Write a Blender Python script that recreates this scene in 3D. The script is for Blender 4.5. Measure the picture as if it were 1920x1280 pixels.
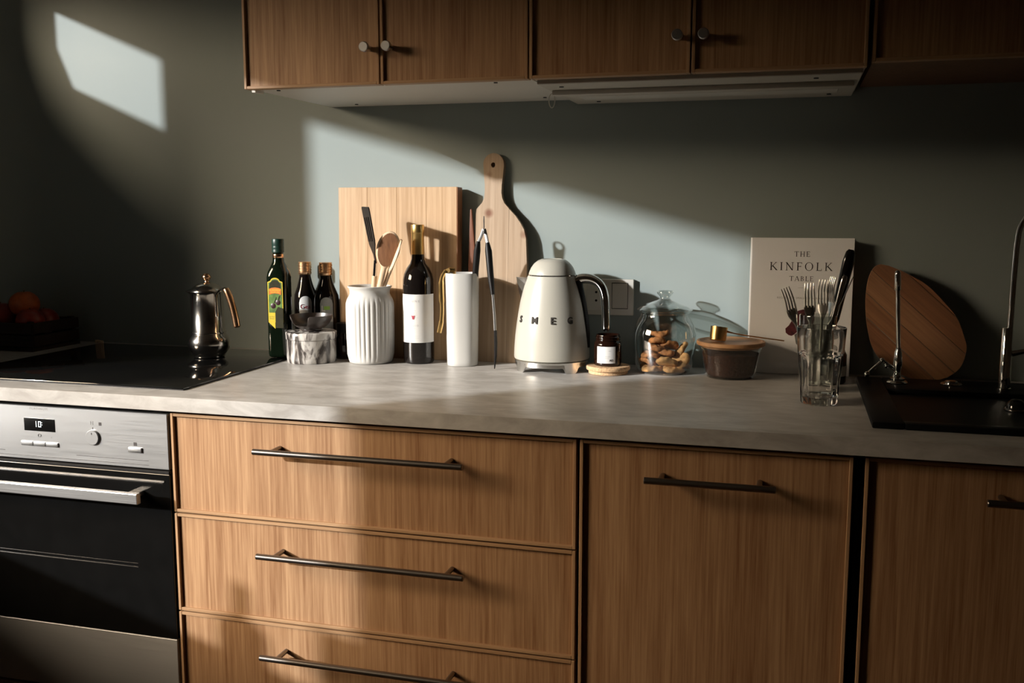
import bpy, bmesh, math, random
from math import sin, cos, pi, radians, sqrt
from mathutils import Vector, Matrix
random.seed(7)
for o in list(bpy.data.objects): bpy.data.objects.remove(o)
SC = bpy.context.scene
COL = SC.collection
T = 0.9                                   # height of the worktop's top face

# ------------------------------------------------------------------ camera
cam = bpy.data.objects.new('camera', bpy.data.cameras.new('camera'))
COL.objects.link(cam)
cam.location = (1.1426, -2.2306, T + 0.3528)
cam.rotation_euler = (radians(90 - 7.606), 0, radians(15.876))
cam.data.sensor_width = 36.0
cam.data.lens = 34.73
cam.data.clip_start = 0.02
SC.camera = cam

# ------------------------------------------------------------------ light
SC.view_settings.view_transform = 'Standard'
SC.view_settings.look = 'None'
SC.view_settings.gamma = 1.0
SC.view_settings.use_curve_mapping = False
SC.view_settings.exposure = 0.0
world = bpy.data.worlds.new('world'); SC.world = world
world.use_nodes = True
wbg = world.node_tree.nodes['Background']
wbg.inputs[0].default_value = (0.62, 0.78, 1.0, 1)
wbg.inputs[1].default_value = 0.05
SUN = Vector((1.1, 1.0, -0.467)).normalized()
HAZE = Vector((1.376, 1.0, -0.52)).normalized()      # brightest part of the hazy sky, a little left of the sun
def sun(name, strength, angle, color, dirn):
    l = bpy.data.lights.new(name, 'SUN'); l.energy = strength; l.angle = radians(angle); l.color = color
    o = bpy.data.objects.new(name, l); COL.objects.link(o)
    o.rotation_euler = dirn.to_track_quat('-Z', 'Y').to_euler()
    o.location = (-4, -5, 4)
    return o
sun('sun', 6.6, 1.5, (0.96, 0.985, 1.0), SUN)
sun('sun_haze', 10.2, 36.0, (1.0, 0.78, 0.54), HAZE)

# ------------------------------------------------------------------ materials
def nm(name):
    m = bpy.data.materials.new(name); m.use_nodes = True
    nt = m.node_tree
    return m, nt, nt.nodes['Principled BSDF']
def setp(b, **k):
    names = dict(rough='Roughness', metal='Metallic', trans='Transmission Weight', ior='IOR', spec='Specular IOR Level', coat='Coat Weight', coatr='Coat Roughness', emis='Emission Strength', aniso='Anisotropic', sss='Subsurface Weight')
    for a, v in k.items(): b.inputs[names[a]].default_value = v
def c4(c): return (c[0], c[1], c[2], 1)
def plain(name, c, rough=0.5, vary=0.0, scale=30, bump=0.0, **k):
    """a colour with a little procedural unevenness"""
    m, nt, b = nm(name); setp(b, rough=rough, **k)
    b.inputs['Base Color'].default_value = c4(c)
    if vary or bump:
        tc = nt.nodes.new('ShaderNodeTexCoord'); n = nt.nodes.new('ShaderNodeTexNoise')
        n.inputs['Scale'].default_value = scale; n.inputs['Detail'].default_value = 5
        nt.links.new(tc.outputs['Object'], n.inputs['Vector'])
        if vary:
            r = nt.nodes.new('ShaderNodeValToRGB')
            r.color_ramp.elements[0].color = c4([x*(1-vary) for x in c]); r.color_ramp.elements[1].color = c4([min(1, x*(1+vary)) for x in c])
            r.color_ramp.elements[0].position = .3; r.color_ramp.elements[1].position = .7
            nt.links.new(n.outputs['Fac'], r.inputs[0]); nt.links.new(r.outputs[0], b.inputs['Base Color'])
        if bump:
            bp = nt.nodes.new('ShaderNodeBump'); bp.inputs['Strength'].default_value = bump; bp.inputs['Distance'].default_value = .002
            nt.links.new(n.outputs['Fac'], bp.inputs['Height']); nt.links.new(bp.outputs[0], b.inputs['Normal'])
    return m
def wood(name, dark, light, grain='z', fine=170, wide=9, rough=0.5, contrast=0.5, knots=False, spec=0.3):
    m, nt, b = nm(name); setp(b, rough=rough, spec=spec)
    N, L = nt.nodes.new, nt.links.new
    tc = N('ShaderNodeTexCoord'); oi = N('ShaderNodeObjectInfo')
    add = N('ShaderNodeVectorMath'); add.operation = 'MULTIPLY_ADD'
    comb = N('ShaderNodeCombineXYZ')
    for i in range(3): L(oi.outputs['Random'], comb.inputs[i])
    L(comb.outputs[0], add.inputs[0]); add.inputs[1].default_value = (7.3, 3.1, 5.7); L(tc.outputs['Object'], add.inputs[2])
    def mp(a, l):
        mm = N('ShaderNodeMapping'); s = [a, a, a]; s['xyz'.index(grain)] = l
        mm.inputs['Scale'].default_value = s; L(add.outputs[0], mm.inputs['Vector']); return mm
    n0 = N('ShaderNodeTexNoise'); n0.inputs['Scale'].default_value = 1; n0.inputs['Detail'].default_value = 2
    L(mp(wide, wide*.12).outputs[0], n0.inputs['Vector'])
    # fine pores
    n1 = N('ShaderNodeTexNoise'); n1.inputs['Scale'].default_value = 1; n1.inputs['Detail'].default_value = 4; n1.inputs['Roughness'].default_value = .65
    L(mp(fine, fine*.025).outputs[0], n1.inputs['Vector'])
    # growth rings: bands across the grain, bent by the broad noise
    w = N('ShaderNodeTexNoise'); w.inputs['Scale'].default_value = 1; w.inputs['Detail'].default_value = 3; w.inputs['Distortion'].default_value = .8
    L(mp(wide*5, wide*.25).outputs[0], w.inputs['Vector'])
    def mix(a, bb, f):
        x = N('ShaderNodeMath'); x.operation = 'MULTIPLY'; L(a, x.inputs[0]); x.inputs[1].default_value = f
        if bb is None: return x.outputs[0]
        y = N('ShaderNodeMath'); y.operation = 'ADD'; L(x.outputs[0], y.inputs[0]); L(bb, y.inputs[1]); return y.outputs[0]
    s = mix(n1.outputs['Fac'], None, .56); s = mix(w.outputs['Fac'], s, .28); s = mix(n0.outputs['Fac'], s, .16)
    r = N('ShaderNodeValToRGB'); e = r.color_ramp.elements
    e[0].position = .5 - contrast*.3; e[0].color = c4(dark); e[1].position = .5 + contrast*.2; e[1].color = c4(light)
    L(s, r.inputs[0])
    col = r.outputs[0]
    if knots:
        v = N('ShaderNodeTexVoronoi'); v.inputs['Scale'].default_value = 17; v.inputs['Randomness'].default_value = 1
        L(tc.outputs['Object'], v.inputs['Vector'])
        rk = N('ShaderNodeValToRGB'); ek = rk.color_ramp.elements
        ek[0].position = .13; ek[0].color = (.42, .2, .14, 1); ek[1].position = .25; ek[1].color = (1, 1, 1, 1)
        L(v.outputs['Distance'], rk.inputs[0])
        mx = N('ShaderNodeMix'); mx.data_type = 'RGBA'; mx.blend_type = 'MULTIPLY'; mx.inputs[0].default_value = .85
        L(col, mx.inputs[6]); L(rk.outputs[0], mx.inputs[7]); col = mx.outputs[2]
    L(col, b.inputs['Base Color'])
    bp = N('ShaderNodeBump'); bp.inputs['Strength'].default_value = .25; bp.inputs['Distance'].default_value = .0008
    L(n1.outputs['Fac'], bp.inputs['Height']); L(bp.outputs[0], b.inputs['Normal'])
    return m
def brushed(name, c, axis='x', rough=0.32, metal=1.0):
    m, nt, b = nm(name); setp(b, rough=rough, metal=metal); b.inputs['Base Color'].default_value = c4(c)
    N, L = nt.nodes.new, nt.links.new
    tc = N('ShaderNodeTexCoord'); mp = N('ShaderNodeMapping'); s = [900, 900, 900]; s['xyz'.index(axis)] = 8
    mp.inputs['Scale'].default_value = s; L(tc.outputs['Object'], mp.inputs['Vector'])
    n = N('ShaderNodeTexNoise'); n.inputs['Scale'].default_value = 1; n.inputs['Detail'].default_value = 2; L(mp.outputs[0], n.inputs['Vector'])
    mr = N('ShaderNodeMapRange'); mr.inputs[3].default_value = rough*.8; mr.inputs[4].default_value = rough*1.25
    L(n.outputs['Fac'], mr.inputs[0]); L(mr.outputs[0], b.inputs['Roughness'])
    bp = N('ShaderNodeBump'); bp.inputs['Strength'].default_value = .06; bp.inputs['Distance'].default_value = .0003
    L(n.outputs['Fac'], bp.inputs['Height']); L(bp.outputs[0], b.inputs['Normal'])
    return m
def thin_glass(name, tint=(.97, .985, .98), ior=1.5, boost=1.0):
    """clear wall of a thin vessel: straight through, with a Fresnel reflection"""
    m = bpy.data.materials.new(name); m.use_nodes = True; nt = m.node_tree; nt.nodes.clear()
    N, L = nt.nodes.new, nt.links.new
    out = N('ShaderNodeOutputMaterial'); tr = N('ShaderNodeBsdfTransparent'); gl = N('ShaderNodeBsdfGlossy'); fr = N('ShaderNodeLayerWeight'); mx = N('ShaderNodeMixShader')
    tr.inputs[0].default_value = c4(tint); gl.inputs['Roughness'].default_value = .02; gl.inputs['Color'].default_value = (1, 1, 1, 1)
    fr.inputs['Blend'].default_value = .5          # 'Facing' is then 1 - |cos|, the same from both sides
    pw = N('ShaderNodeMath'); pw.operation = 'POWER'; pw.inputs[1].default_value = 5; L(fr.outputs['Facing'], pw.inputs[0])
    ma = N('ShaderNodeMath'); ma.operation = 'MULTIPLY_ADD'; f0 = ((ior-1)/(ior+1))**2; ma.inputs[1].default_value = 1-f0; ma.inputs[2].default_value = f0
    L(pw.outputs[0], ma.inputs[0])
    mu = N('ShaderNodeMath'); mu.operation = 'MULTIPLY'; mu.inputs[1].default_value = boost; mu.use_clamp = True
    L(ma.outputs[0], mu.inputs[0]); L(mu.outputs[0], mx.inputs[0]); L(tr.outputs[0], mx.inputs[1]); L(gl.outputs[0], mx.inputs[2]); L(mx.outputs[0], out.inputs[0])
    return m
def solid_glass(name, c=(1, 1, 1), rough=0.0, ior=1.47):
    m, nt, b = nm(name); setp(b, rough=rough, trans=1.0, ior=ior); b.inputs['Base Color'].default_value = c4(c); return m
def concrete(name):
    m, nt, b = nm(name); setp(b, rough=.4, spec=.6)
    N, L = nt.nodes.new, nt.links.new
    tc = N('ShaderNodeTexCoord'); mp = N('ShaderNodeMapping'); mp.inputs['Scale'].default_value = (1, 2.2, 2.2); L(tc.outputs['Object'], mp.inputs['Vector'])
    a = N('ShaderNodeTexNoise'); a.inputs['Scale'].default_value = 14; a.inputs['Detail'].default_value = 7; a.inputs['Roughness'].default_value = .62; a.inputs['Distortion'].default_value = .6
    L(mp.outputs[0], a.inputs['Vector'])
    r = N('ShaderNodeValToRGB'); e = r.color_ramp.elements
    e[0].position = .33; e[0].color = (.315, .30, .282, 1); e[1].position = .68; e[1].color = (.475, .462, .442, 1)
    L(a.outputs['Fac'], r.inputs[0]); L(r.outputs[0], b.inputs['Base Color'])
    bb = N('ShaderNodeTexNoise'); bb.inputs['Scale'].default_value = 6; bb.inputs['Detail'].default_value = 4; L(tc.outputs['Object'], bb.inputs['Vector'])
    mr = N('ShaderNodeMapRange'); mr.inputs[3].default_value = .32; mr.inputs[4].default_value = .46
    L(bb.outputs['Fac'], mr.inputs[0]); L(mr.outputs[0], b.inputs['Roughness'])
    return m
def marble(name):
    m, nt, b = nm(name); setp(b, rough=.25)
    N, L = nt.nodes.new, nt.links.new
    tc = N('ShaderNodeTexCoord'); mp = N('ShaderNodeMapping'); mp.inputs['Scale'].default_value = (1, 1, .38); L(tc.outputs['Object'], mp.inputs['Vector'])
    a = N('ShaderNodeTexNoise'); a.inputs['Scale'].default_value = 26; a.inputs['Detail'].default_value = 6; a.inputs['Distortion'].default_value = 2.2
    L(mp.outputs[0], a.inputs['Vector'])
    r = N('ShaderNodeValToRGB'); e = r.color_ramp.elements
    e[0].position = .42; e[0].color = (.045, .038, .035, 1); e[1].position = .58; e[1].color = (.58, .56, .53, 1)
    x = e.new(.49); x.color = (.27, .25, .235, 1)
    L(a.outputs['Fac'], r.inputs[0]); L(r.outputs[0], b.inputs['Base Color'])
    return m
MT = {}
MT['wall'] = plain('sage_wall_paint', (.240, .276, .262), .62, .025, 4, .05)
MT['wall2'] = plain('off_white_paint', (.52, .47, .40), .8, .03, 4)
MT['oak'] = wood('oak_veneer', (.180, .078, .031), (.425, .257, .138), 'z', fine=230, wide=7, contrast=.62)
MT['oak_edge'] = wood('oak_edging', (.27, .15, .075), (.43, .27, .15), 'z', rough=.45, contrast=.6)
MT['oak_edge_h'] = wood('oak_edging_across', (.27, .15, .075), (.43, .27, .15), 'x', rough=.45, contrast=.6)
MT['board'] = wood('pale_oak_board', (.36, .215, .105), (.56, .385, .235), 'z', fine=150, wide=14, contrast=.55)
MT['board_end'] = wood('board_side', (.23, .10, .045), (.36, .18, .09), 'z', contrast=.6)
MT['paddle'] = wood('weathered_board', (.27, .18, .11), (.42, .31, .215), 'z', fine=120, wide=14, contrast=.6, knots=True)
MT['acacia'] = [wood('acacia_stave_%d' % i, a, c, 'z', fine=140, wide=18, contrast=.6) for i, (a, c) in enumerate((((.15, .068, .034), (.31, .15, .072)), ((.17, .082, .042), (.35, .18, .09)), ((.13, .056, .029), (.28, .13, .062))))]
MT['walnut'] = wood('walnut', (.09, .045, .025), (.19, .10, .055), 'z')
MT['stick'] = wood('red_brown_wood', (.12, .045, .025), (.22, .085, .045), 'z')
MT['spoonwood_shaded'] = wood('olive_wood_shaded', (.08, .032, .016), (.28, .135, .065), 'z', fine=90, wide=40, contrast=.8)  # brown bowl wood, darkened for the shade on the spoon's face
MT['lightwood'] = wood('beech_wood', (.55, .38, .24), (.72, .55, .38), 'z', contrast=.5)
MT['lidwood'] = wood('acacia_lid', (.30, .15, .07), (.50, .28, .14), 'x', fine=120, contrast=.6)
MT['cork'] = plain('cork', (.52, .33, .18), .85, .35, 260, .5)
MT['worktop'] = concrete('grey_laminate')
MT['white_in'] = plain('white_melamine', (.62, .60, .55), .45, .02, 5)
MT['hood'] = plain('hood_plastic', (.52, .49, .43), .4, .02, 5)
MT['black_gap'] = plain('black_shadow_gap', (.008, .007, .006), .8, .1, 20)
MT['steel'] = brushed('brushed_steel', (.50, .505, .51), 'x', .36)
MT['steel_panel'] = brushed('brushed_steel_panel', (.54, .545, .55), 'x', .55)
MT['steel_dark'] = brushed('handle_steel', (.26, .235, .215), 'x', .3)
MT['chrome'] = plain('chrome', (.78, .78, .77), .07, .02, 8, metal=1.0)
MT['chrome_soft'] = brushed('satin_chrome', (.72, .71, .68), 'x', .22)
MT['moka'] = plain('polished_steel', (.50, .47, .43), .16, .06, 40, .03, metal=1.0)
MT['copper'] = plain('copper', (.86, .50, .28), .2, .08, 40, metal=1.0)
MT['brass'] = plain('brass', (.72, .48, .19), .28, .12, 40, metal=1.0)
MT['gold_foil'] = plain('gold_foil', (.78, .53, .20), .33, .06, 60, metal=1.0)
MT['gold_cap'] = plain('rose_gold_cap', (.80, .52, .30), .32, .06, 60, metal=1.0)
MT['hob'] = plain('black_ceramic_glass', (.006, .006, .006), .06, .1, 300, spec=.5)
MT['oven_glass'] = plain('black_oven_glass', (.005, .005, .005), .08, .1, 30, spec=.35)
MT['black'] = plain('black_plastic', (.007, .006, .006), .45, .15, 60, spec=.25)
MT['blackgloss'] = plain('black_gloss', (.006, .006, .006), .12, .1, 30)
MT['sink'] = plain('black_composite', (.0028, .0032, .004), .45, .3, 400, .05, spec=.12)
MT['dark_glass'] = plain('dark_bottle_glass', (.006, .0045, .004), .05, .1, 10, spec=.6)
MT['green_glass'] = plain('deep_green_glass', (.003, .006, .003), .06, .2, 10, spec=.6)
MT['amber'] = plain('amber_glass', (.010, .0035, .002), .06, .2, 10, spec=.6)
MT['green_cap'] = plain('green_cap', (.007, .032, .022), .4, .05, 30)
MT['cream'] = plain('cream_enamel', (.41, .392, .338), .30, .01, 4)
MT['ceramic'] = plain('white_ceramic', (.52, .515, .495), .22, .015, 10, coat=.3)
MT['ceramic_m'] = plain('white_stoneware', (.52, .515, .495), .45, .02, 10)
MT['paper'] = plain('label_paper', (.60, .595, .58), .6, .015, 30)
MT['cover'] = plain('book_cover', (.84, .84, .85), .5, .01, 8)
MT['pages'] = plain('book_pages', (.62, .56, .46), .8, .12, 500)
MT['ink'] = plain('ink', (.03, .025, .025), .6, .05, 30)
MT['grey_ink'] = plain('grey_ink', (.30, .29, .28), .6, .05, 30)
MT['red_ink'] = plain('red_ink', (.33, .03, .05), .6, .1, 200)
MT['bowl'] = plain('dark_stoneware', (.045, .036, .032), .32, .15, 50)
MT['cocoa'] = plain('cocoa_powder', (.045, .016, .009), .95, .35, 160, .8)
MT['marble'] = marble('black_white_swirl')
MT['socket'] = plain('socket_plastic', (.58, .55, .49), .4, .01, 8)
MT['yellow'] = plain('label_yellow', (.62, .46, .03), .45, .08, 60)
MT['orange_p'] = plain('label_orange', (.62, .16, .02), .45, .1, 60)
MT['label_green'] = plain('label_green', (.09, .17, .035), .45, .4, 90)
MT['olive_p'] = plain('olive_print', (.035, .010, .014), .4, .2, 60)
MT['label_black'] = plain('label_black', (.022, .020, .008), .6, .3, 60, spec=.2)
MT['grey_label'] = plain('grey_label', (.26, .28, .28), .5, .04, 60)
MT['lime'] = plain('lime_print', (.22, .40, .06), .5, .05, 60)
MT['jar_glass'] = thin_glass('jar_glass', (.80, .825, .81), boost=3.0)
MT['pane'] = thin_glass('window_pane', (.99, .99, .99))
MT['bowl_glass'] = thin_glass('bowl_glass', (.88, .89, .88), boost=2.0)
MT['tumbler'] = solid_glass('tumbler_glass', (.975, .97, .955))
MT['cookie'] = plain('baked_cookie', (.36, .135, .038), .8, .45, 90, .9)
MT['cookie2'] = plain('pale_cookie', (.44, .225, .08), .8, .45, 70, .9)
MT['fruit'] = plain('orange_fruit', (.55, .12, .025), .4, .15, 80, .2)
MT['apple'] = plain('red_fruit', (.30, .035, .02), .3, .3, 25)
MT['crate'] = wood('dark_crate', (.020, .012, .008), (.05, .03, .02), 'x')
MT['floor'] = wood('floor_boards', (.24, .14, .07), (.42, .26, .14), 'x', fine=80, wide=5)
MT['cutlery'] = plain('cutlery_steel', (.60, .58, .55), .22, .04, 20, metal=1.0)
MT['beet'] = plain('picture_red', (.085, .010, .014), .6, .5, 120)
MT['beet_leaf'] = plain('picture_grey', (.16, .16, .15), .6, .4, 80)
MT['letter'] = plain('dark_chrome', (.05, .045, .04), .7, .05, 20, spec=.08)
MT['display'] = plain('display_black', (.004, .004, .004), .1, .1, 10)
MT['string'] = plain('white_cord', (.62, .6, .54), .6, .03, 50)
m, nt, b = nm('display_digits'); b.inputs['Base Color'].default_value = (.8, .85, .85, 1); b.inputs['Emission Color'].default_value = (.85, .95, 1, 1); setp(b, emis=.75); MT['digits'] = m

# ------------------------------------------------------------------ mesh helpers
class MB:
    def __init__(s): s.v = []; s.f = []
    def add(s, vs, fs, M=None):
        k = len(s.v)
        s.v += [tuple((M @ Vector(p)) if M else p) for p in vs]
        s.f += [tuple(i + k for i in q) for q in fs]; return s
    def box(s, x0, x1, y0, y1, z0, z1, bev=0, seg=2, M=None):
        bm = bmesh.new(); bmesh.ops.create_cube(bm, size=1)
        for v in bm.verts:
            v.co = ((x0+x1)/2 + v.co.x*(x1-x0), (y0+y1)/2 + v.co.y*(y1-y0), (z0+z1)/2 + v.co.z*(z1-z0))
        if bev: bmesh.ops.bevel(bm, geom=list(bm.edges), offset=bev, segments=seg, profile=.5, affect='EDGES')
        bm.verts.index_update()
        vs = [tuple(v.co) for v in bm.verts]; fs = [tuple(v.index for v in f.verts) for f in bm.faces]; bm.free()
        return s.add(vs, fs, M)
    def lathe(s, prof, seg=48, fn=None, M=None, a0=0.0, a1=2*pi):
        """prof: (r, z) list; fn(r, z, a) -> (r, z) bends it by angle"""
        full = abs(a1 - a0 - 2*pi) < 1e-6; n = seg if full else seg + 1
        vs = []; rows = []
        for r, z in prof:
            if r < 1e-7 and full: rows.append([len(vs)]); vs.append((0, 0, z)); continue
            row = []
            for i in range(n):
                a = a0 + (a1 - a0)*i/seg
                rr, zz = fn(r, z, a) if fn else (r, z)
                row.append(len(vs)); vs.append((rr*cos(a), rr*sin(a), zz))
            rows.append(row)
        fs = []
        for A, B in zip(rows, rows[1:]):
            for i in range(seg):
                j = (i + 1) % n
                if len(A) == 1 and len(B) == 1: continue
                if len(A) == 1: fs.append((A[0], B[i], B[j]))
                elif len(B) == 1: fs.append((A[i], A[j], B[0]))
                else: fs.append((A[i], A[j], B[j], B[i]))
        return s.add(vs, fs, M)
    def tube(s, pts, rad, sides=12, flat=1.0, up=None, cap=True, M=None):
        pts = [Vector(p) for p in pts]; n = len(pts)
        if not isinstance(rad, (list, tuple)): rad = [rad]*n
        if not isinstance(flat, (list, tuple)): flat = [flat]*n
        vs = []; fs = []; prev = None
        for i, p in enumerate(pts):
            t = (pts[min(i+1, n-1)] - pts[max(i-1, 0)]).normalized()
            if prev is None:
                u = Vector(up) if up else (Vector((0, 0, 1)) if abs(t.z) < .9 else Vector((1, 0, 0)))
            else: u = prev
            u = (u - t*u.dot(t)).normalized(); prev = u; w = t.cross(u)
            for k in range(sides):
                a = 2*pi*k/sides
                vs.append(tuple(p + u*cos(a)*rad[i] + w*sin(a)*rad[i]*flat[i]))
        for i in range(n-1):
            for k in range(sides):
                j = (k+1) % sides
                fs.append((i*sides+k, i*sides+j, (i+1)*sides+j, (i+1)*sides+k))
        if cap: fs.append(tuple(range(sides))); fs.append(tuple((n-1)*sides + k for k in range(sides)))
        return s.add(vs, fs, M)
    def prism(s, outline, y0, y1, bev=0, M=None):
        """outline of (x, z) extruded from y0 to y1"""
        bm = bmesh.new()
        a = [bm.verts.new((x, y0, z)) for x, z in outline]
        f = bm.faces.new(a)
        r = bmesh.ops.extrude_face_region(bm, geom=[f])
        for v in [g for g in r['geom'] if isinstance(g, bmesh.types.BMVert)]: v.co.y = y1
        if bev:
            ed = [e for e in bm.edges if abs(e.verts[0].co.y - e.verts[1].co.y) < 1e-6]
            bmesh.ops.bevel(bm, geom=ed, offset=bev, segments=2, profile=.5, affect='EDGES')
        bm.verts.index_update()
        vs = [tuple(v.co) for v in bm.verts]; fs = [tuple(v.index for v in q.verts) for q in bm.faces]; bm.free()
        return s.add(vs, fs, M)
    def build(s, name, mat, parent=None, smooth=35, loc=None, rot=None):
        me = bpy.data.meshes.new(name); me.from_pydata(s.v, [], s.f)
        bm = bmesh.new(); bm.from_mesh(me); bmesh.ops.recalc_face_normals(bm, faces=bm.faces); bm.to_mesh(me); bm.free()
        if smooth:
            me.shade_smooth(); me.set_sharp_from_angle(angle=radians(smooth))
        me.materials.append(MT[mat] if isinstance(mat, str) else mat)
        o = bpy.data.objects.new(name, me); COL.objects.link(o)
        if parent: o.parent = parent
        if loc: o.location = loc
        if rot: o.rotation_euler = rot
        return o
def tag(o, label, cat, group=None):
    o['label'] = label; o['category'] = cat
    if group: o['group'] = group
    return o
def thing(name, label, cat, loc=(0, 0, 0), rot=(0, 0, 0), group=None):
    o = bpy.data.objects.new(name, None); COL.objects.link(o)
    o.empty_display_size = .05; o.location = loc; o.rotation_euler = rot
    return tag(o, label, cat, group)
def struct(o, label, cat):
    o['kind'] = 'structure'; return tag(o, label, cat)
def bez(p, n=24):
    """Catmull-Rom through points"""
    p = [Vector(q) for q in p]; P = [2*p[0]-p[1]] + p + [2*p[-1]-p[-2]]; out = []
    for i in range(1, len(P)-2):
        for k in range(n):
            t = k/n; a, b_, c, d = P[i-1], P[i], P[i+1], P[i+2]
            out.append(.5*((2*b_) + (c-a)*t + (2*a-5*b_+4*c-d)*t*t + (3*b_-a-3*c+d)*t**3))
    out.append(p[-1]); return out
def text_mb(body, size, spacing=1.0, align='CENTER', mapf=None, extrude=0.0, bold=0.0):
    cu = bpy.data.curves.new('t', 'FONT'); cu.body = body; cu.size = size; cu.space_character = spacing
    cu.align_x = align; cu.align_y = 'CENTER'; cu.resolution_u = 3; cu.offset = bold; cu.extrude = extrude
    ob = bpy.data.objects.new('t', cu); COL.objects.link(ob)
    bpy.context.view_layer.update()
    dg = bpy.context.evaluated_depsgraph_get()
    me = bpy.data.meshes.new_from_object(ob.evaluated_get(dg))
    mb = MB()
    vs = [tuple(v.co) for v in me.vertices]
    if mapf: vs = [mapf(*v) for v in vs]
    mb.add(vs, [tuple(q.vertices) for q in me.polygons])
    bpy.data.objects.remove(ob); bpy.data.curves.remove(cu); bpy.data.meshes.remove(me)
    return mb
# hand-drawn roman capitals: strokes (x0, y0, x1, y1, width)
def serif_letter(ch):
    k, t, s = .125, .06, .04
    def st(x): return [(x, 0, x, 1, k), (x-.15, .02, x+.15, .02, s), (x-.15, .98, x+.15, .98, s)]
    G = {'T': (.84, [(.42, 0, .42, 1, k), (.0, .97, .84, .97, t), (.02, .97, .02, .78, s), (.82, .97, .82, .78, s), (.27, .02, .57, .02, s)]),
         'H': (.95, st(.17) + st(.78) + [(.17, .5, .78, .5, t)]),
         'E': (.72, st(.17) + [(.1, .97, .66, .97, t), (.17, .52, .55, .52, t), (.1, .03, .7, .03, t), (.65, .97, .65, .8, s), (.55, .6, .55, .44, s), (.69, .03, .69, .22, s)]),
         'K': (.9, st(.17) + [(.2, .42, .75, .98, t), (.34, .56, .84, .02, k), (.62, .98, .86, .98, s), (.72, .02, .96, .02, s)]),
         'I': (.36, st(.18)),
         'N': (1.0, [(.15, 0, .15, 1, t), (.84, 0, .84, 1, t), (.12, .98, .84, .02, k), (.02, .02, .28, .02, s), (.0, .98, .2, .98, s), (.71, .98, .98, .98, s)]),
         'F': (.68, st(.17) + [(.1, .97, .64, .97, t), (.17, .5, .52, .5, t), (.63, .97, .63, .78, s), (.52, .59, .52, .41, s)]),
         'L': (.70, st(.17) + [(.1, .03, .66, .03, t), (.65, .03, .65, .25, s)]),
         'A': (.95, [(.1, .02, .46, 1, t), (.46, 1, .84, .02, k), (.22, .36, .70, .36, s), (-.02, .02, .22, .02, s), (.7, .02, .98, .02, s)]),
         'O': (1.02, 'ring'), 'B': (.76, 'bee')}
    w, S = G[ch]; polys = []
    def stroke(q):
        x0, y0, x1, y1, ww = q; d = Vector((x1-x0, y1-y0)).normalized(); n = Vector((-d.y, d.x))*ww/2
        return [(x0+n.x, y0+n.y), (x0-n.x, y0-n.y), (x1-n.x, y1-n.y), (x1+n.x, y1+n.y)]
    def arc(cx, cy, rx, ry, a0, a1, tk, n=16):
        o = []
        for i in range(n):
            a, b_ = a0+(a1-a0)*i/n, a0+(a1-a0)*(i+1)/n
            def ring(q, f): return (cx + (rx - f*tk*abs(cos(q)) - f*t*.8*(1-abs(cos(q))))*cos(q), cy + (ry - f*t*.8)*sin(q))
            o.append([ring(a, 0), ring(b_, 0), ring(b_, 1), ring(a, 1)])
        return o
    if S == 'ring': polys = arc(.5, .5, .48, .52, 0, 2*pi, k, 36)
    elif S == 'bee':
        polys = [stroke(q) for q in st(.17)] + arc(.3, .745, .32, .245, -pi/2, pi/2, k) + arc(.3, .27, .39, .265, -pi/2, pi/2, k)
        polys += [stroke((.17, .975, .31, .975, t*.8)), stroke((.17, .51, .31, .51, t*.8)), stroke((.17, .025, .31, .025, t*.8))]
    else: polys = [stroke(q) for q in S]
    return w, polys
def serif_text(body, h, gap, cx, cz, y):
    ws = [serif_letter(c)[0]*h for c in body]; tot = sum(ws) + gap*(len(body)-1); x = cx - tot/2
    mb = MB(); n = 0
    for c, w in zip(body, ws):
        for p in serif_letter(c)[1]:
            mb.add([(x + a*h, y - .00003*(n % 7), cz + b_*h) for a, b_ in p], [(0, 1, 2, 3)]); n += 1
        x += w + gap
    return mb

# ================================================================== the room
LX = -1.05
ZC = 2.55
def slab(name, mb, mat, label, cat='wall'): return struct(mb.build(name, mat, smooth=0), label, cat)
slab('wall_back', MB().box(-1.3, 3.4, 0, .12, 0, ZC), 'wall', 'sage green painted kitchen wall behind the worktop')
slab('floor', MB().box(-1.3, 3.4, -4.4, .12, -.08, 0), 'floor', 'brown wooden floor of the kitchen', 'floor')
slab('ceiling', MB().box(-1.12, 3.4, -4.4, .12, ZC, ZC+.08), 'wall2', 'pale painted ceiling above the kitchen', 'ceiling')
slab('wall_right', MB().box(3.28, 3.4, -4.4, 0, 0, ZC), 'wall2', 'plain wall at the right end of the kitchen')
slab('wall_front', MB().box(-.7, 3.4, -4.4, -4.28, 0, ZC), 'wall2', 'plain wall facing the kitchen units')
# left wall with a small high window near the corner; then an angled bay with the large window
A = dict(y0=-.582, y1=-.295, z0=T+.823, z1=T+1.0)
wl = MB()
def holed_wall(mb, x0, x1, a0, a1, z0, z1, M=None, lo=0.0, thick=.07, splay=.11):
    """wall from x0 to x1 with an opening; the reveal widens outwards (local y = outside)"""
    for (ya, yb, g) in ((0, .008, 0), (.008, thick, splay)):
        p0, p1, q0, q1 = max(a0-g, x0), a1+g, z0-g, z1+g
        mb.box(x0, x1, ya, yb, 0, q0, M=M); mb.box(x0, x1, ya, yb, q1, ZC, M=M)
        if p0 > x0: mb.box(x0, p0, ya, yb, q0, q1, M=M)
        mb.box(p1, x1, ya, yb, q0, q1, M=M)
LM = Matrix(((0, -1, 0, LX), (-1, 0, 0, 0), (0, 0, 1, 0), (0, 0, 0, 1)))
holed_wall(wl, 0, .95, .295, .582, A['z0'], A['z1'], LM)
wl.prism([(.295, A['z0']), (.335, A['z0']), (.295, A['z0']+.085)], 0, .008, M=LM)  # corner infill added to clip the sun patch at its lower corner
slab('wall_left', wl, 'wall', 'sage green side wall left of the hob with a small high window')
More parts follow.
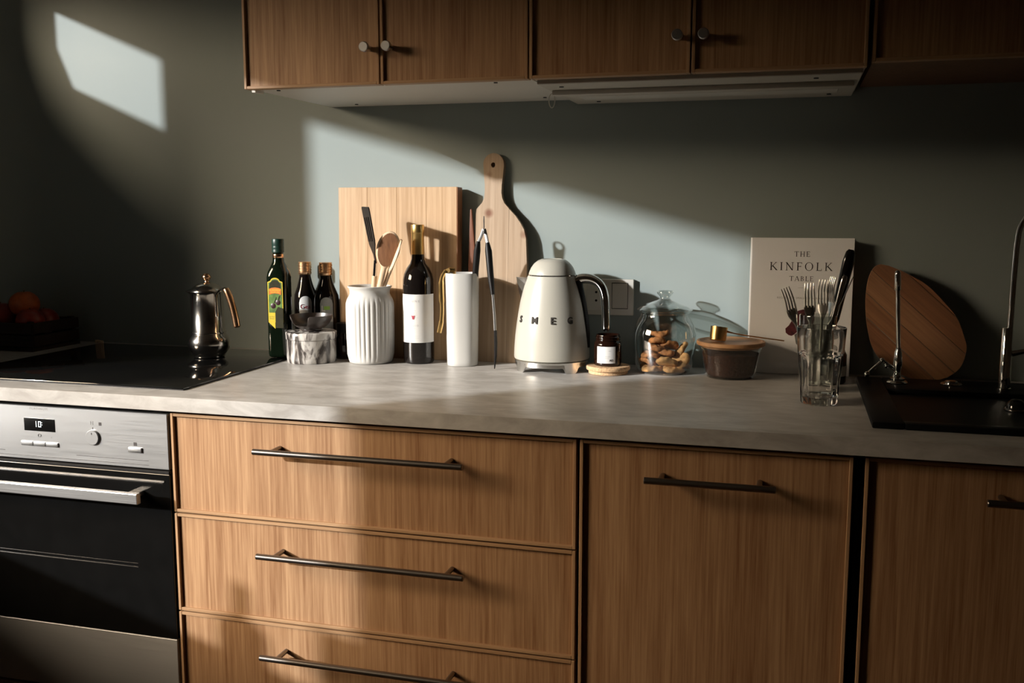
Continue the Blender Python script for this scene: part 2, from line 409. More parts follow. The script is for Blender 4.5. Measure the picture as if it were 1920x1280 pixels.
# bay wall: local x runs along it from (LX, -.94) towards the camera, local y points outside
d = Vector((.568, -1.0, 0)).normalized()
BM = Matrix(((d.x, d.y, 0, LX), (d.y, -d.x, 0, -.94), (0, 0, 1, 0), (0, 0, 0, 1)))
B0, B1, BZ0, BZ1 = .0, .74, T-.18, T+1.007
wb = MB()
holed_wall(wb, -.004, 1.12, B0, B1, BZ0, BZ1, BM)
slab('wall_left_bay', wb, 'wall', 'angled bay wall holding the large window left of the kitchen')
slab('wall_left_near', MB().box(-.58, -.46, -4.4, -1.9, 0, ZC), 'wall2', 'plain side wall nearest the viewer on the left')
gd = thing('haze_blocker', 'long unseen wall added outside the bay window to block low haze', 'wall', (-9.2, -7.3, 0), (0, 0, radians(-54)))  # unseen wall, added only to cut off the lowest haze
MB().box(-9, 9, -.15, .15, 0, 3.06).build('blocker_wall', 'wall2', gd, 0)
MB().box(-9.05, 9.05, -.2, .2, 3.06, 3.14).build('blocker_top', 'wall2', gd, 0)
def window(n, M, x0, x1, z0, z1, label):
    e = thing('window_%d' % n, label, 'window'); e['kind'] = 'structure'
    f = MB(); w = .012
    g = .06
    x0 -= g; x1 += g; z0 -= g; z1 += g
    f.box(x0-.02, x0, .02, .06, z0-.02, z1+.02, M=M); f.box(x1, x1+.02, .02, .06, z0-.02, z1+.02, M=M)
    f.box(x0, x1, .02, .06, z0-.02, z0, M=M); f.box(x0, x1, .02, .06, z1, z1+.02, M=M)
    f.build('window_frame', 'white_in', e, 0)
    MB().box(x0, x1, .038, .042, z0, z1, M=M).build('pane', 'pane', e, 0)
window(1, BM, B0, B1, BZ0, BZ1, 'large clear window in the angled bay wall')
sl = MB().box(-.02, .80, -.16, .008, BZ0-.03, BZ0-.0005, M=BM).build('trim_2', 'white_in', None, 0); struct(sl, 'pale window sill below the large bay window', 'window sill')
def on_sill(x, y): p = BM @ Vector((x, y, BZ0)); return (p.x, p.y, p.z)
e = thing('sill_bottle', 'dark glass bottle on the bay window sill, out of view', 'bottle', on_sill(.555, -.07))
MB().lathe([(0, 0), (.036, 0), (.038, .004), (.038, .085), (.030, .098), (.015, .108), (.0135, .175), (0, .175)], 36).build('glass_body', 'dark_glass', e, 50)
e = thing('sill_pot', 'dark square plant pot at the right end of the bay window sill, out of view', 'pot', on_sill(.715, -.07), (0, 0, radians(-30)))
MB().box(-.04, .04, -.04, .04, 0, .150, .004, 2).build('pot', 'bowl', e)
window(2, LM, .295, .582, A['z0'], A['z1'], 'small high window in the left side wall')

# ================================================================== base units
FY = -.62                                   # face of the raised edging
G = .0015
def front(name, parent, x0, x1, z0, z1, yf=FY, label=None, rim=.006):
    """a veneered front with a slim raised edging on all four sides"""
    x0 += G; x1 -= G; z0 += G; z1 -= G
    f = MB().box(x0+rim, x1-rim, yf+.006, yf+.024, z0+rim, z1-rim).build(name, 'oak', parent, 0)
    if label: f['label'] = label
    for a in ((x0, x0+rim, z0, z1, 'oak_edge'), (x1-rim, x1, z0, z1, 'oak_edge'), (x0+rim, x1-rim, z0, z0+rim, 'oak_edge_h'), (x0+rim, x1-rim, z1-rim, z1, 'oak_edge_h')):
        MB().box(a[0], a[1], yf, yf+.024, a[2], a[3], .0008, 1).build('edging', a[4], f, 0)
    return f
def bar_handle(parent, xa, xb, z, post, yf=FY):
    r = .0058; y = yf - .034
    m = MB().tube([(xa, y, z), (xa+.001, y, z), (xb-.001, y, z), (xb, y, z)], [r*.86, r, r, r*.86], 16)
    for x in (xa+post, xb-post): m.tube([(x, yf+.006, z), (x, y, z)], r*.8, 12)
    return m.build('handle', 'steel_dark', parent)
zt = T - .033
dc = thing('drawer_cabinet', 'oak base cabinet with three wide drawers beside the oven', 'cabinet')
MB().box(.002, .798, -.595, -.01, T-.83, T-.03).build('body', 'black_gap', dc, 0)
for i, (za, zb) in enumerate(((T-.231, zt), (T-.431, T-.231), (T-.831, T-.431))):
    fr = front('drawer_front', dc, 0, .8, za, zb)
    bar_handle(fr, .198, .605, (T-.089, T-.289, T-.488)[i], .034)
dw = thing('dishwasher_cabinet', 'oak base unit with one tall front between drawers and sink', 'cabinet')
MB().box(.802, 1.248, -.595, -.01, T-.83, T-.03).build('body', 'black_gap', dw, 0)
fr = front('door', dw, .803, 1.247, T-.831, zt); bar_handle(fr, .919, 1.129, T-.088, .026)
sk = thing('sink_cabinet', 'dark oak base cabinet below the black sink', 'cabinet')
for a in ((1.252, 1.27, -.595, -.01, T-.83, T-.03), (1.85, 1.868, -.595, -.01, T-.83, T-.03), (1.27, 1.85, -.03, -.01, T-.83, T-.03), (1.27, 1.85, -.595, -.03, T-.83, T-.81)):
    MB().box(*a).build('carcass_panel', 'black_gap', sk, 0)
fr = front('door', sk, 1.262, 1.868, T-.831, zt, FY+.004); bar_handle(fr, 1.436, 1.70, T-.085, .026, FY+.004)
pl = MB().box(-1.04, 1.868, -.56, -.545, .0, T-.832).build('trim_1', 'oak_edge_h', None, 0); struct(pl, 'plinth board along the floor below the base units', 'plinth')
lc = thing('corner_cabinet', 'oak base cabinet left of the oven, out of view', 'cabinet')
MB().box(-1.04, -.604, -.595, -.01, T-.83, T-.03).build('body', 'black_gap', lc, 0)
front('door', lc, -1.04, -.602, T-.831, zt)

# ------------------------------------------------------------------ oven
ov = thing('oven', 'built-in stainless steel oven with black glass door under the hob', 'oven')
MB().box(-.598, -.002, -.59, -.03, T-.64, T-.034).build('body', 'black_gap', ov, 0)
x0, x1 = -.597, -.004
cp = MB().box(x0, x1, FY-.002, -.59, T-.147, T-.037, .001, 1).build('control_panel', 'steel', ov, 0)
yp = FY-.002
MB().box(-.337, -.263, yp-.0006, yp+.002, T-.088, T-.062).build('display', 'display', cp, 0)
def flat_text(body, size, x, z, y, mat, name, parent, spacing=1.0, bold=0.0):
    mb = text_mb(body, size, spacing, mapf=lambda a, b_, c: (x+a, y, z+b_), bold=bold)
    return mb.build(name, mat, parent, 0)
dg = MB()
def seg7(mb, ch, x, z, h, y):
    w = h*.5; t = h*.13
    S = {'a': (0, h, w, h), 'b': (w, h/2, w, h), 'c': (w, 0, w, h/2), 'd': (0, 0, w, 0), 'e': (0, 0, 0, h/2), 'f': (0, h/2, 0, h), 'g': (0, h/2, w, h/2)}
    for k in {'1': 'bc', '0': 'abcdef'}[ch]:
        a, b_, c, d_ = S[k]; mb.box(x+min(a, c)-t/2, x+max(a, c)+t/2, y-.0003, y, z+min(b_, d_)-t/2, z+max(b_, d_)+t/2)
seg7(dg, '1', -.313, T-.079, .0105, yp-.0006); seg7(dg, '0', -.302, T-.079, .0105, yp-.0006)
for q in (.0035, .008): dg.box(-.2945, -.2932, yp-.0009, yp-.0006, T-.079+q, T-.0775+q)
dg.build('digits', 'digits', cp, 0)
for i in range(3):
    MB().box(-.346+i*.0300, -.346+i*.0300+.0292, yp-.003, yp+.002, T-.1185, T-.1095, .0014, 3).build('button', 'steel', cp)
MB().box(-.093, -.0625, yp-.0035, yp+.002, T-.1165, T-.1065, .0014, 3).build('button', 'steel', cp)
kn = MB().lathe([(0, .0045), (.0142, .0045), (.0150, .0037), (.0150, 0)], 40).build('knob', 'steel', cp, 35, (-.174, yp, T-.0925), (pi/2, 0, 0))
MB().box(-.0005, .0005, -.0005, .0005, .0, .004).build('knob_mark', 'ink', cp, 0, (-.1742, yp-.0047, T-.0865))
mk = MB().box(-.1748, -.1734, yp-.0004, yp+.001, T-.0765, T-.0725)
for z, a, b_ in ((T-.1315, -.216, -.049), (T-.1402, -.597, -.049), (T-.1315, -.597, -.388)): mk.box(a, b_, yp-.0004, yp+.001, z-.0005, z+.0005)
mk.box(-.1595, -.1535, yp-.0004, yp+.001, T-.068, T-.0615); mk.box(-.0815, -.0745, yp-.0004, yp+.001, T-.1035, T-.0965)
mk.build('panel_marks', 'ink', cp, 0)
ic = MB()
for a in ((-.179, -.1725, T-.0675, T-.0671), (-.179, -.1725, T-.0605, T-.0601), (-.179, -.1786, T-.0675, T-.0601), (-.1729, -.1725, T-.0675, T-.0601)): ic.box(a[0], a[1], yp-.0004, yp+.001, a[2], a[3])
ic.build('icon_frame', 'grey_ink', cp, 0)
MB().lathe([(.0028, -.0004), (.0034, -.0004), (.0034, .001)], 20, M=Matrix.Translation((-.3012, yp, T-.0965)) @ Matrix.Rotation(pi/2, 4, 'X')).build('clock_icon', 'grey_ink', cp, 0)
MB().box(-.332, -.328, yp-.0004, yp+.001, T-.0985, T-.0980).build('minus_icon', 'grey_ink', cp, 0)
MB().box(-.2745, -.2715, yp-.0004, yp+.001, T-.0995, T-.0990).box(-.2733, -.2727, yp-.0004, yp+.001, T-.1008, T-.0978).build('plus_icon', 'grey_ink', cp, 0)
MB().box(-.0848, -.0708, yp-.0039, yp-.003, T-.1119, T-.1113).build('button_line', 'grey_ink', cp, 0)
flat_text('PLATINUM', .0072, -.3, T-.0425, yp-.0004, 'grey_ink', 'panel_lettering', cp, 1.35)
flat_text('°C', .0048, -.1757, T-.0640, yp-.0005, 'ink', 'panel_lettering', cp)
dr = MB().box(x0, x1, FY-.002, -.592, T-.490, T-.156, .0015, 2).build('door', 'oven_glass', ov, 0)
dr['label'] = 'black glass oven door'
MB().box(x0, x1, FY-.003, FY+.01, T-.1555, T-.1495, .001, 1).build('vent_strip', 'black', dr, 0)
MB().box(x0, x1-.012, FY-.0035, FY, T-.1720, T-.1690).build('trim_line', 'steel_dark', dr, 0)
hn = MB().box(x0+.05, -.046, -.668, -.656, T-.2065, T-.1855, .0015, 2)
for a in (-.53, -.075): hn.box(a-.012, a+.012, -.658, FY, T-.2005, T-.1915, .001, 1)
hn.build('handle', 'steel', dr, 0)
MB().box(x0, -.085, FY-.0028, FY-.001, T-.3505, T-.3490).box(x0, -.085, FY-.0026, FY-.001, T-.3425, T-.3420).build('rack_line', 'steel_dark', dr, 0)
MB().box(x0, x1, FY-.002, -.592, T-.628, T-.492, .001, 1).build('bottom_panel', 'steel_panel', ov, 0)
uf = thing('under_oven_panel', 'low oak panel under the oven', 'panel')
MB().box(-.597, -.003, FY, -.6, T-.831, T-.636).build('panel', 'oak', uf, 0)
MB().box(-.597, -.003, -.599, -.5, T-.83, T-.645).build('backing', 'black_gap', uf, 0)

# ------------------------------------------------------------------ worktop, hob, sink
wt = MB()
SX0, SX1, SY0, SY1 = 1.290, 1.83, -.545, -.105
bm = bmesh.new(); gx = [LX+.002, SX0, SX1, 1.885]; gy = [-.635, SY0, SY1, -.001]
gv = [[bm.verts.new((x, y, T)) for y in gy] for x in gx]
for i in range(3):
    for k in range(3):
        if (i, k) != (1, 1): bm.faces.new((gv[i][k], gv[i+1][k], gv[i+1][k+1], gv[i][k+1]))
r = bmesh.ops.extrude_face_region(bm, geom=list(bm.faces))
for v in [g for g in r['geom'] if isinstance(g, bmesh.types.BMVert)]: v.co.z = T-.028
bmesh.ops.bevel(bm, geom=[e for e in bm.edges if all(abs(v.co.y+.635) < 1e-5 for v in e.verts) and abs(e.verts[0].co.z-e.verts[1].co.z) < 1e-5], offset=.0015, segments=2, profile=.5, affect='EDGES')
bm.verts.index_update(); wt.add([tuple(v.co) for v in bm.verts], [tuple(v.index for v in f.verts) for f in bm.faces]); bm.free()
tag(wt.build('worktop', 'worktop', None, 30), 'long grey concrete-look worktop running along the sage wall', 'worktop')
hb = thing('hob', 'flat black glass hob set in the worktop above the oven', 'hob', (0, 0, T))
MB().box(-.605, -.004, -.566, -.046, .0002, .0045, .0018, 2).build('glass', 'hob', hb)
MB().box(-.607, -.002, -.568, -.044, 0, .002).build('seal', 'black', hb, 0)
sn = thing('sink', 'black composite sink with drainer set into the right end of the worktop', 'sink', (0, 0, T))
s = MB()
for a in ((1.275, 1.325, -.557, -.093), (1.325, 1.845, -.557, -.530), (1.325, 1.845, -.225, -.093), (1.815, 1.845, -.53, -.225)): s.box(a[0], a[1], a[2], a[3], .0002, .011, .003, 2)
s.build('rim', 'sink', sn)
s = MB(); s.box(1.30, 1.60, -.54, -.215, -.012, .001); s.build('drainer', 'sink', sn, 0)
s = MB()
s.box(1.60, 1.612, -.54, -.215, -.18, .004); s.box(1.808, 1.82, -.54, -.215, -.18, .004); s.box(1.612, 1.808, -.54, -.528, -.18, .004); s.box(1.612, 1.808, -.227, -.215, -.18, .004); s.box(1.612, 1.808, -.528, -.227, -.185, -.175)
s.build('bowl', 'sink', sn, 0)

# ================================================================== wall units
WX, WY, WZ = .0534, -.398, T+.5936
WTOP = T+1.42
def knob(parent, x, z):
    return MB().lathe([(0, .030), (.0085, .030), (.0098, .0285), (.0098, .0215), (.0055, .016), (.0048, 0)], 28).build('knob', 'steel', parent, 35, (x, WY+.004, z), (pi/2, 0, 0))
for n, (xa, lab) in enumerate(((WX, 'oak wall cabinet with two doors above the bottles'), (WX+.6, 'oak wall cabinet with two doors above the extractor hood'))):
    w = thing('wall_cabinet', lab, 'cabinet')
    MB().box(xa+.002, xa+.598, WY+.026, -.001, WZ+.004, WTOP).build('body', 'white_in', w, 0)
    for k in range(2):
        f = front('door', w, xa+.3*k, xa+.3*k+.3, WZ, WTOP, WY)
        knob(f, (xa+.3 - .023) if k == 0 else (xa+.3+.023), T+(.664 if n == 0 else .6585))
    for x, y in ((.05, -.345), (.52, -.345), (.09, -.05), (.55, -.07)):
        MB().lathe([(0, 0), (.004, 0), (.004, .003), (0, .003)], 12).build('screw_cap', 'black', w, 0, (xa+x, y, WZ+.0025))
    if n == 0: MB().box(xa+.0015, xa+.012, WY+.03, WY+.06, WZ-.0015, WZ+.004).build('cabinet_foot', 'hood', w, 0)
w = thing('wall_cabinet', 'dark oak wall cabinet at the right end above the sink', 'cabinet')
MB().box(1.262, 2.05, WY+.03, -.001, WZ+.012, WTOP).build('body', 'walnut', w, 0)
for k in range(2): front('door', w, 1.258+.4*k, 1.258+.4*k+.4, WZ+.008, WTOP, WY+.004)
hd = thing('extractor_hood', 'pale extractor hood under the right wall cabinet', 'hood', (0, 0, WZ))
MB().box(.662, 1.247, -.368, -.004, -.006, .0035, .0015, 1).build('base_plate', 'hood', hd, 0)
MB().box(.668, 1.238, -.272, -.258, -.016, -.006, .002, 2).build('front_lip', 'hood', hd)
MB().box(.668, 1.232, -.258, -.2545, -.008, -.0055).build('slot', 'black', hd, 0)
MB().box(.672, 1.238, -.2545, -.20, -.012, -.006, .0015, 1).build('filter_panel', 'hood', hd, 0)
MB().box(.69, 1.22, -.17, -.166, -.0072, -.005).build('slot', 'black_gap', hd, 0)
MB().box(.70, 1.215, -.165, -.10, -.0085, -.006, .001, 1).build('lamp_cover', 'white_in', hd, 0)
for x, y in ((.70, -.325), (1.17, -.325), (.72, -.05), (1.2, -.06)):
    MB().lathe([(0, 0), (.0045, 0), (.0045, .002), (0, .002)], 12).build('screw_cap', 'black', hd, 0, (x, y, -.0075))
lp = [(.004*sin(a)*1.6, 0, -.011+.012*cos(a) - .004*(cos(a) < 0)*abs(cos(a))) for a in [2*pi*i/24 for i in range(25)]]
tag(MB().tube(lp, .0011, 6).build('cord_loop', 'string', None, 35, (.652, -.205, WZ-.006)), 'small white cord loop hanging from the left end of the hood', 'cord')

# ================================================================== things on the worktop
def at(x, y, z=0): return (x, y, T+z)

# ---- moka pot
mp = thing('moka_pot', 'polished steel stovetop coffee pot with copper handle on the hob', 'coffee pot', at(-.191, -.182, .0046))
MB().lathe([(0, 0), (.034, 0), (.0365, .002), (.0365, .006), (.040, .010), (.047, .020), (.0495, .032), (.047, .045), (.041, .054), (.0395, .058)], 56).build('boiler', 'moka', mp, 50)
MB().lathe([(.0405, .058), (.0405, .061), (.0390, .0625), (.0360, .150), (.0375, .154), (.0385, .156)], 56,
           fn=lambda r, z, a: (r + (.012*max(0, (z-.146)/.01) if z > .146 else 0)*max(0, cos(a-radians(197)))**24, z)).build('jug', 'moka', mp, 50)
ld = MB().lathe([(.0400, .1555), (.0400, .1575), (.036, .163), (.030, .169), (.020, .175), (.010, .178), (.004, .1787), (0, .1787)], 48,
                fn=lambda r, z, a: (r + (.010 if z < .159 else 0)*max(0, cos(a-radians(197)))**24, z)).build('lid', 'moka', mp, 50)
MB().lathe([(0, .178), (.005, .178), (.0042, .181), (.0080, .184), (.0102, .188), (.0102, .1910), (.008, .196), (.004, .1985), (0, .1988)], 24).build('lid_knob', 'copper', ld, 60)
hp = bez([(.060, -.014, .164), (.066, -.016, .154), (.076, -.018, .130), (.085, -.020, .100), (.090, -.021, .075)], 8)
MB().tube(hp, [.006]+[.0080]*(len(hp)-3)+[.0080, .0055], 16).build('handle', 'copper', mp)
MB().tube([(.030, -.010, .142), (.033, -.012, .152), (.044, -.013, .163), (.056, -.015, .166), (.064, -.015, .160)], .0028, 8, flat=2.4).tube([(.0355, -.011, .150), (.037, -.012, .13), (.0385, -.0125, .10)], .0018, 8, flat=4).build('handle_bracket', 'moka', mp)
MB().lathe([(0, .006), (.003, .005), (.004, 0)], 14).build('valve', 'copper', mp, 50, (.043, -.018, .044), (radians(80), 0, radians(60)))

# ---- olive oil bottle (square)
ob = thing('olive_oil_bottle', 'tall square dark green olive oil bottle with yellow label by the hob', 'bottle', at(-.026, -.136, .0046), (0, 0, radians(7)))
def sq(r, p=5.0):
    def f(rr, z, a):
        k = (abs(cos(a))**p + abs(sin(a))**p)**(-1/p)
        w = min(1, max(0, (.222-z)/.03)); return rr*(1-w) + rr*k*w, z
    return f
MB().lathe([(0, .001), (.020, .001), (.0235, .004), (.0245, .01), (.0245, .19), (.0235, .203), (.0185, .216), (.014, .226), (.0125, .238), (.0125, .252)], 64, fn=sq(1)).build('glass_body', 'green_glass', ob, 50)
MB().lathe([(.0130, .236), (.0133, .2365), (.0133, .244), (.0130, .2445)], 32).build('neck_band', 'copper', ob, 50)
MB().lathe([(.0135, .248), (.0142, .2485), (.0142, .254), (.0137, .2555), (.0142, .257), (.0142, .262), (.0137, .2635), (.0142, .265), (.0142, .278), (.0132, .280), (0, .280)], 32).build('cap', 'green_cap', ob, 50)
yl = -.0248
def arch(w, z0, z1, rise, n=14):
    o = [(-w, z0), (w, z0), (w, z1)]
    for i in range(1, n): a = pi*i/n; o.append((w*.62*cos(a), z1 + rise*sin(a)**.8))
    o.append((-w, z1)); return o
lb = MB().prism(arch(.0185, .085, .180, .010), yl-.0004, yl).build('label', 'yellow', ob, 0); lb['label'] = 'yellow arched olive oil label'
MB().prism([(-.0185, .0855), (-.002, .070), (-.002, .0855)], yl-.0004, yl).build('label_tail', 'yellow', lb, 0)
MB().prism(arch(.0165, .108, .178, .009), yl-.0007, yl-.0002).build('label_field', 'label_green', lb, 0)
MB().prism([(-.001, .072), (.0183, .072), (.0183, .118), (.006, .122), (-.001, .110)], yl-.0010, yl-.0004).build('label_dark_part', 'label_black', lb, 0)  # dark area at the lower right of the label
MB().prism([(-.014, .160), (-.0135, .176), (-.006, .1835), (0, .185), (.006, .1835), (.0135, .176), (.014, .160)], yl-.0010, yl-.0005).build('label_top', 'label_black', lb, 0)
MB().prism([(-.0148, .150), (-.0148, .164), (-.008, .1665), (0, .1675), (.008, .1665), (.0148, .164), (.0148, .150), (.008, .1525), (0, .1535), (-.008, .1525)], yl-.0013, yl-.0006).build('name_ribbon', 'orange_p', lb, 0)
flat_text('LA ESPAÑOLA', .0050, 0, .1612, yl-.0014, 'yellow', 'label_lettering', lb, .9, .0001)
flat_text('OLIVE OIL', .0050, 0, .1562, yl-.0014, 'yellow', 'label_lettering', lb, .95, .0001)
for x, z, r in ((-.0055, .124, .0068), (.0065, .132, .0066)):
    MB().lathe([(0, .0012), (r*.7, .0009), (r, 0)], 20).build('olive_print', 'olive_p', lb, 40, (x, yl-.0006, z), (pi/2, 0, 0))
MB().prism([(-.004, .131), (.002, .145), (.0035, .145), (-.001, .131)], yl-.0011, yl-.0006).prism([(.006, .138), (.009, .147), (.0125, .1485), (.010, .139)], yl-.0011, yl-.0006).build('leaf_print', 'label_black', lb, 0)
flat_text('EXTRA', .0042, -.0098, .098, yl-.0005, 'ink', 'label_lettering', lb)
flat_text('VIRGEN', .0036, -.0098, .0935, yl-.0005, 'ink', 'label_lettering', lb)

# ---- two gold-capped bottles
def gold_bottle(x, y, r, lab, mat, kind):
    e = thing('vinegar_bottle', lab, 'bottle', at(x, y))
    MB().lathe([(0, 0), (r-.003, 0), (r, .004), (r, .130), (r*.96, .146), (r*.72, .164), (.0165, .178), (.0138, .190), (.0135, .200)], 48).build('glass_body', 'dark_glass', e, 50)
    p = [(.0140, .1945)]
    for k in range(4): z = .197+k*.0068; p += [(.0160, z), (.0160, z+.0045), (.0148, z+.0052), (.0148, z+.0062)]
    p += [(.0160, .2245), (.0150, .2262), (0, .2262)]
    MB().lathe(p, 36).build('cap', 'gold_cap', e, 40)
    # arched label wrapped on the front, turned to the viewer
    m = MB(); vs = []; fs = []; nx, nz = 14, 10; w = .0155; z0, z1 = .060, .128
    for i in range(nx+1):
        u = -w + 2*w*i/nx; top = z1 + .016*sqrt(max(0, 1-(u/w)**2))
        for k in range(nz+1):
            z = z0 + (top-z0)*k/nz; a = -pi/2 + radians(26) + u/r
            vs.append(((r+.0004)*cos(a), (r+.0004)*sin(a), z))
    for i in range(nx):
        for k in range(nz): q = i*(nz+1)+k; fs.append((q, q+nz+1, q+nz+2, q+1))
    m.add(vs, fs); L_ = m.build('label', mat, e, 60)
    def wrap(z, off): return lambda a, b_, c: ((r+off)*cos(-pi/2+radians(26)+a/r), (r+off)*sin(-pi/2+radians(26)+a/r), z+b_)
    if kind == 0:
        text_mb('Gea', .0150, .9, mapf=wrap(.118, .0008)).build('label_lettering', 'red_ink', L_, 0)
        text_mb('G', .0160, 1, mapf=lambda a, b_, c: wrap(.118, .0010)(a-.0075, b_, c)).build('label_lettering', 'ink', L_, 0)
    else:
        m = MB()
        for q in ((-.0115, -.0090, .112, .124), (-.0115, -.003, .1095, .113)):
            m.add([wrap(0, .0008)(a, b_, 0) for a, b_ in ((q[0], q[2]), (q[1], q[2]), (q[1], q[3]), (q[0], q[3]))], [(0, 1, 2, 3)])
        m.build('label_mark', 'paper', L_, 0)
        m = MB().add([wrap(0, .0008)(a, b_, 0) for a, b_ in ((-.006, .114), (0, .114), (.008, .114), (.008, .1225), (0, .1225), (-.006, .1225))], [(0, 1, 4, 5), (1, 2, 3, 4)])
        m.build('label_mark', 'lime', L_, 0)
        vs = [wrap(0, .0008)(-.006+.0004*0+.021*i/10, .085, 0) for i in range(11)] + [wrap(0, .0008)(-.006+.021*i/10, .0855+.0125*sqrt(max(0, 1-((i-7)/7.01)**2)), 0) for i in range(11)]
        vs = [(p if True else p) for p in vs]
        MB().add(vs, [(i, i+1, i+12, i+11) for i in range(10) if -.006+.021*(i+1)/10 <= .0155]).build('label_mark', 'paper', L_, 0)
    return e
gold_bottle(-.010, -.036, .0285, 'gold-capped dark bottle with white arched label behind the olive oil', 'paper', 0)
gold_bottle(.054, -.052, .0305, 'gold-capped dark bottle with grey and green arched label against the oak board', 'grey_label', 1)

# ---- marble tin and bowl
tn = thing('marbled_tin', 'round black and white marbled box with lid under the dark bowl', 'box', at(.0625, -.1515))
MB().lathe([(0, 0), (.0545, 0), (.0565, .002), (.0572, .010), (.0572, .054), (.053, .054)], 64).build('base', 'marble', tn, 40)
MB().lathe([(.0500, .0548), (.0586, .0548), (.0592, .0565), (.0592, .0695), (.0578, .0715), (0, .0722)], 64).build('lid', 'marble', tn, 40)
bw = thing('dark_bowl', 'small dark brown bowl with a notched rim on the marbled box', 'bowl', at(.0635, -.1515, .0722))
def notch(r, z, a):
    d = (a - radians(-105) + pi) % (2*pi) - pi            # gap facing left front
    w = max(0, min(1, (radians(36) - abs(d))/radians(9))); w = w*w*(3-2*w)
    top = .037 - .023*w
    return r, min(z, top) if z > .012 else z
prof_o = [(0, 0), (.022, 0), (.024, .0025), (.024, .005), (.030, .0075), (.0375, .013), (.0435, .020), (.0475, .028), (.0495, .037)]
prof_i = [(.0478, .0375), (.0455, .028), (.0415, .020), (.035, .0135), (.027, .009), (0, .0075)]
def bowl_fn(r, z, a):
    rr, zz = notch(r, z, a)
    if zz < z:  # slide down the wall's own curve
        for (ra, za), (rb, zb) in zip(prof_o, prof_o[1:]):
            if za <= zz <= zb and zb > za: rr = (ra + (rb-ra)*(zz-za)/(zb-za)) - (.0018 if (r, z) in prof_i else 0); break
    return rr, zz
MB().lathe(prof_o + prof_i, 96, fn=bowl_fn).build('bowl_shell', 'bowl', bw, 60)

# ---- little brown jar
bj = thing('brown_jar', 'small dark brown jar with black cap squeezed beside the ribbed crock', 'jar', at(.116, -.086))
MB().lathe([(0, 0), (.020, 0), (.0215, .003), (.0215, .048), (.019, .055), (.016, .058), (.016, .064)], 36).build('glass_body', 'amber', bj, 50)
MB().lathe([(.0165, .062), (.0195, .0625), (.0195, .083), (.018, .085), (0, .085)], 36, fn=lambda r, z, a: (r + .0004*cos(24*a) if r > .018 else r, z)).build('cap', 'black', bj, 40)

# ---- oak cutting board and thin walnut board
cb = thing('cutting_board', 'large thick rectangular oak cutting board leaning on the wall', 'cutting board', at(.089, -.0555), (radians(-1.6), 0, 0))
for i in range(4):
    xa = .299*i/4
    MB().box(xa, xa+.299/4, 0, .035, 0, .405, .0006, 1).build('stave', 'board', cb, 0)
MB().box(.2991, .3006, .0004, .0346, .0004, .4046).build('side_face', 'board_end', cb, 0)
tag(MB().box(0, .2, 0, .009, 0, .226, .0015, 2).build('thin_board', 'walnut', None, 30, at(.074, -.0118)), 'thin dark wooden board tucked behind the large oak board', 'cutting board')

# ---- paddle board
pb = thing('paddle_board', 'pale knotty wooden paddle board with round handle leaning on the wall', 'cutting board', at(0, -.050), (radians(-4.2), 0, 0))
def zx(x, y): return ((.4380 + (x-895)/2.976/806.0), max(0.0, (1185-y)/2.976/806.0*1.012))
rt = [(1100, 1185), (1168, 1180), (1172, 800), (1171, 650), (1162, 500), (1150, 455), (1130, 420), (1100, 380), (1065, 345), (1035, 312), (1022, 285), (1017, 255), (1018, 215), (1024, 160), (1029, 110)]
tp = [(968+60*cos(a), 102-62*sin(a)) for a in [radians(8+164*i/14) for i in range(15)]]
lt = [(910, 110), (914, 160), (920, 215), (920, 250), (917, 285), (905, 310), (888, 328), (874, 345), (871, 370), (871, 700), (874, 1180), (880, 1185)]
op = [zx(*p) for p in rt + tp + lt]
seam = zx(1062, 0)[0]
# body in two staves joined along a vertical glue line, hole through the handle
def clip(poly, xs, keep_left):
    out = []
    for (a, b_) in zip(poly, poly[1:] + poly[:1]):
        ia = (a[0] <= xs) == keep_left; ib = (b_[0] <= xs) == keep_left
        if ia: out.append(a)
        if ia != ib: t = (xs-a[0])/(b_[0]-a[0]); out.append((xs, a[1] + (b_[1]-a[1])*t))
    return out
hx, hz = zx(966, 104)
def holed_prism(poly, cx, cz, r, y0, y1):
    """poly with a round hole: bridge face trick through bmesh fill"""
    bm = bmesh.new()
    ov_ = [bm.verts.new((x, y0, z)) for x, z in poly]; n = 20
    hv = [bm.verts.new((cx+r*cos(2*pi*i/n), y0, cz+r*1.15*sin(2*pi*i/n))) for i in range(n)]
    es = [bm.edges.new((a, b_)) for a, b_ in zip(ov_, ov_[1:]+ov_[:1])] + [bm.edges.new((a, b_)) for a, b_ in zip(hv, hv[1:]+hv[:1])]
    bmesh.ops.triangle_fill(bm, edges=es, use_beauty=True)
    r_ = bmesh.ops.extrude_face_region(bm, geom=list(bm.faces))
    for v in [g for g in r_['geom'] if isinstance(g, bmesh.types.BMVert)]: v.co.y = y1
    bm.verts.index_update(); vs = [tuple(v.co) for v in bm.verts]; fs = [tuple(v.index for v in q.verts) for q in bm.faces]; bm.free()
    return MB().add(vs, fs)
holed_prism(clip(op, seam, True), hx, hz, .0052, 0, .016).build('stave', 'paddle', pb, 0)
MB().prism(clip(op, seam+.0003, False), 0.0004, .016).build('stave', 'paddle', pb, 0)

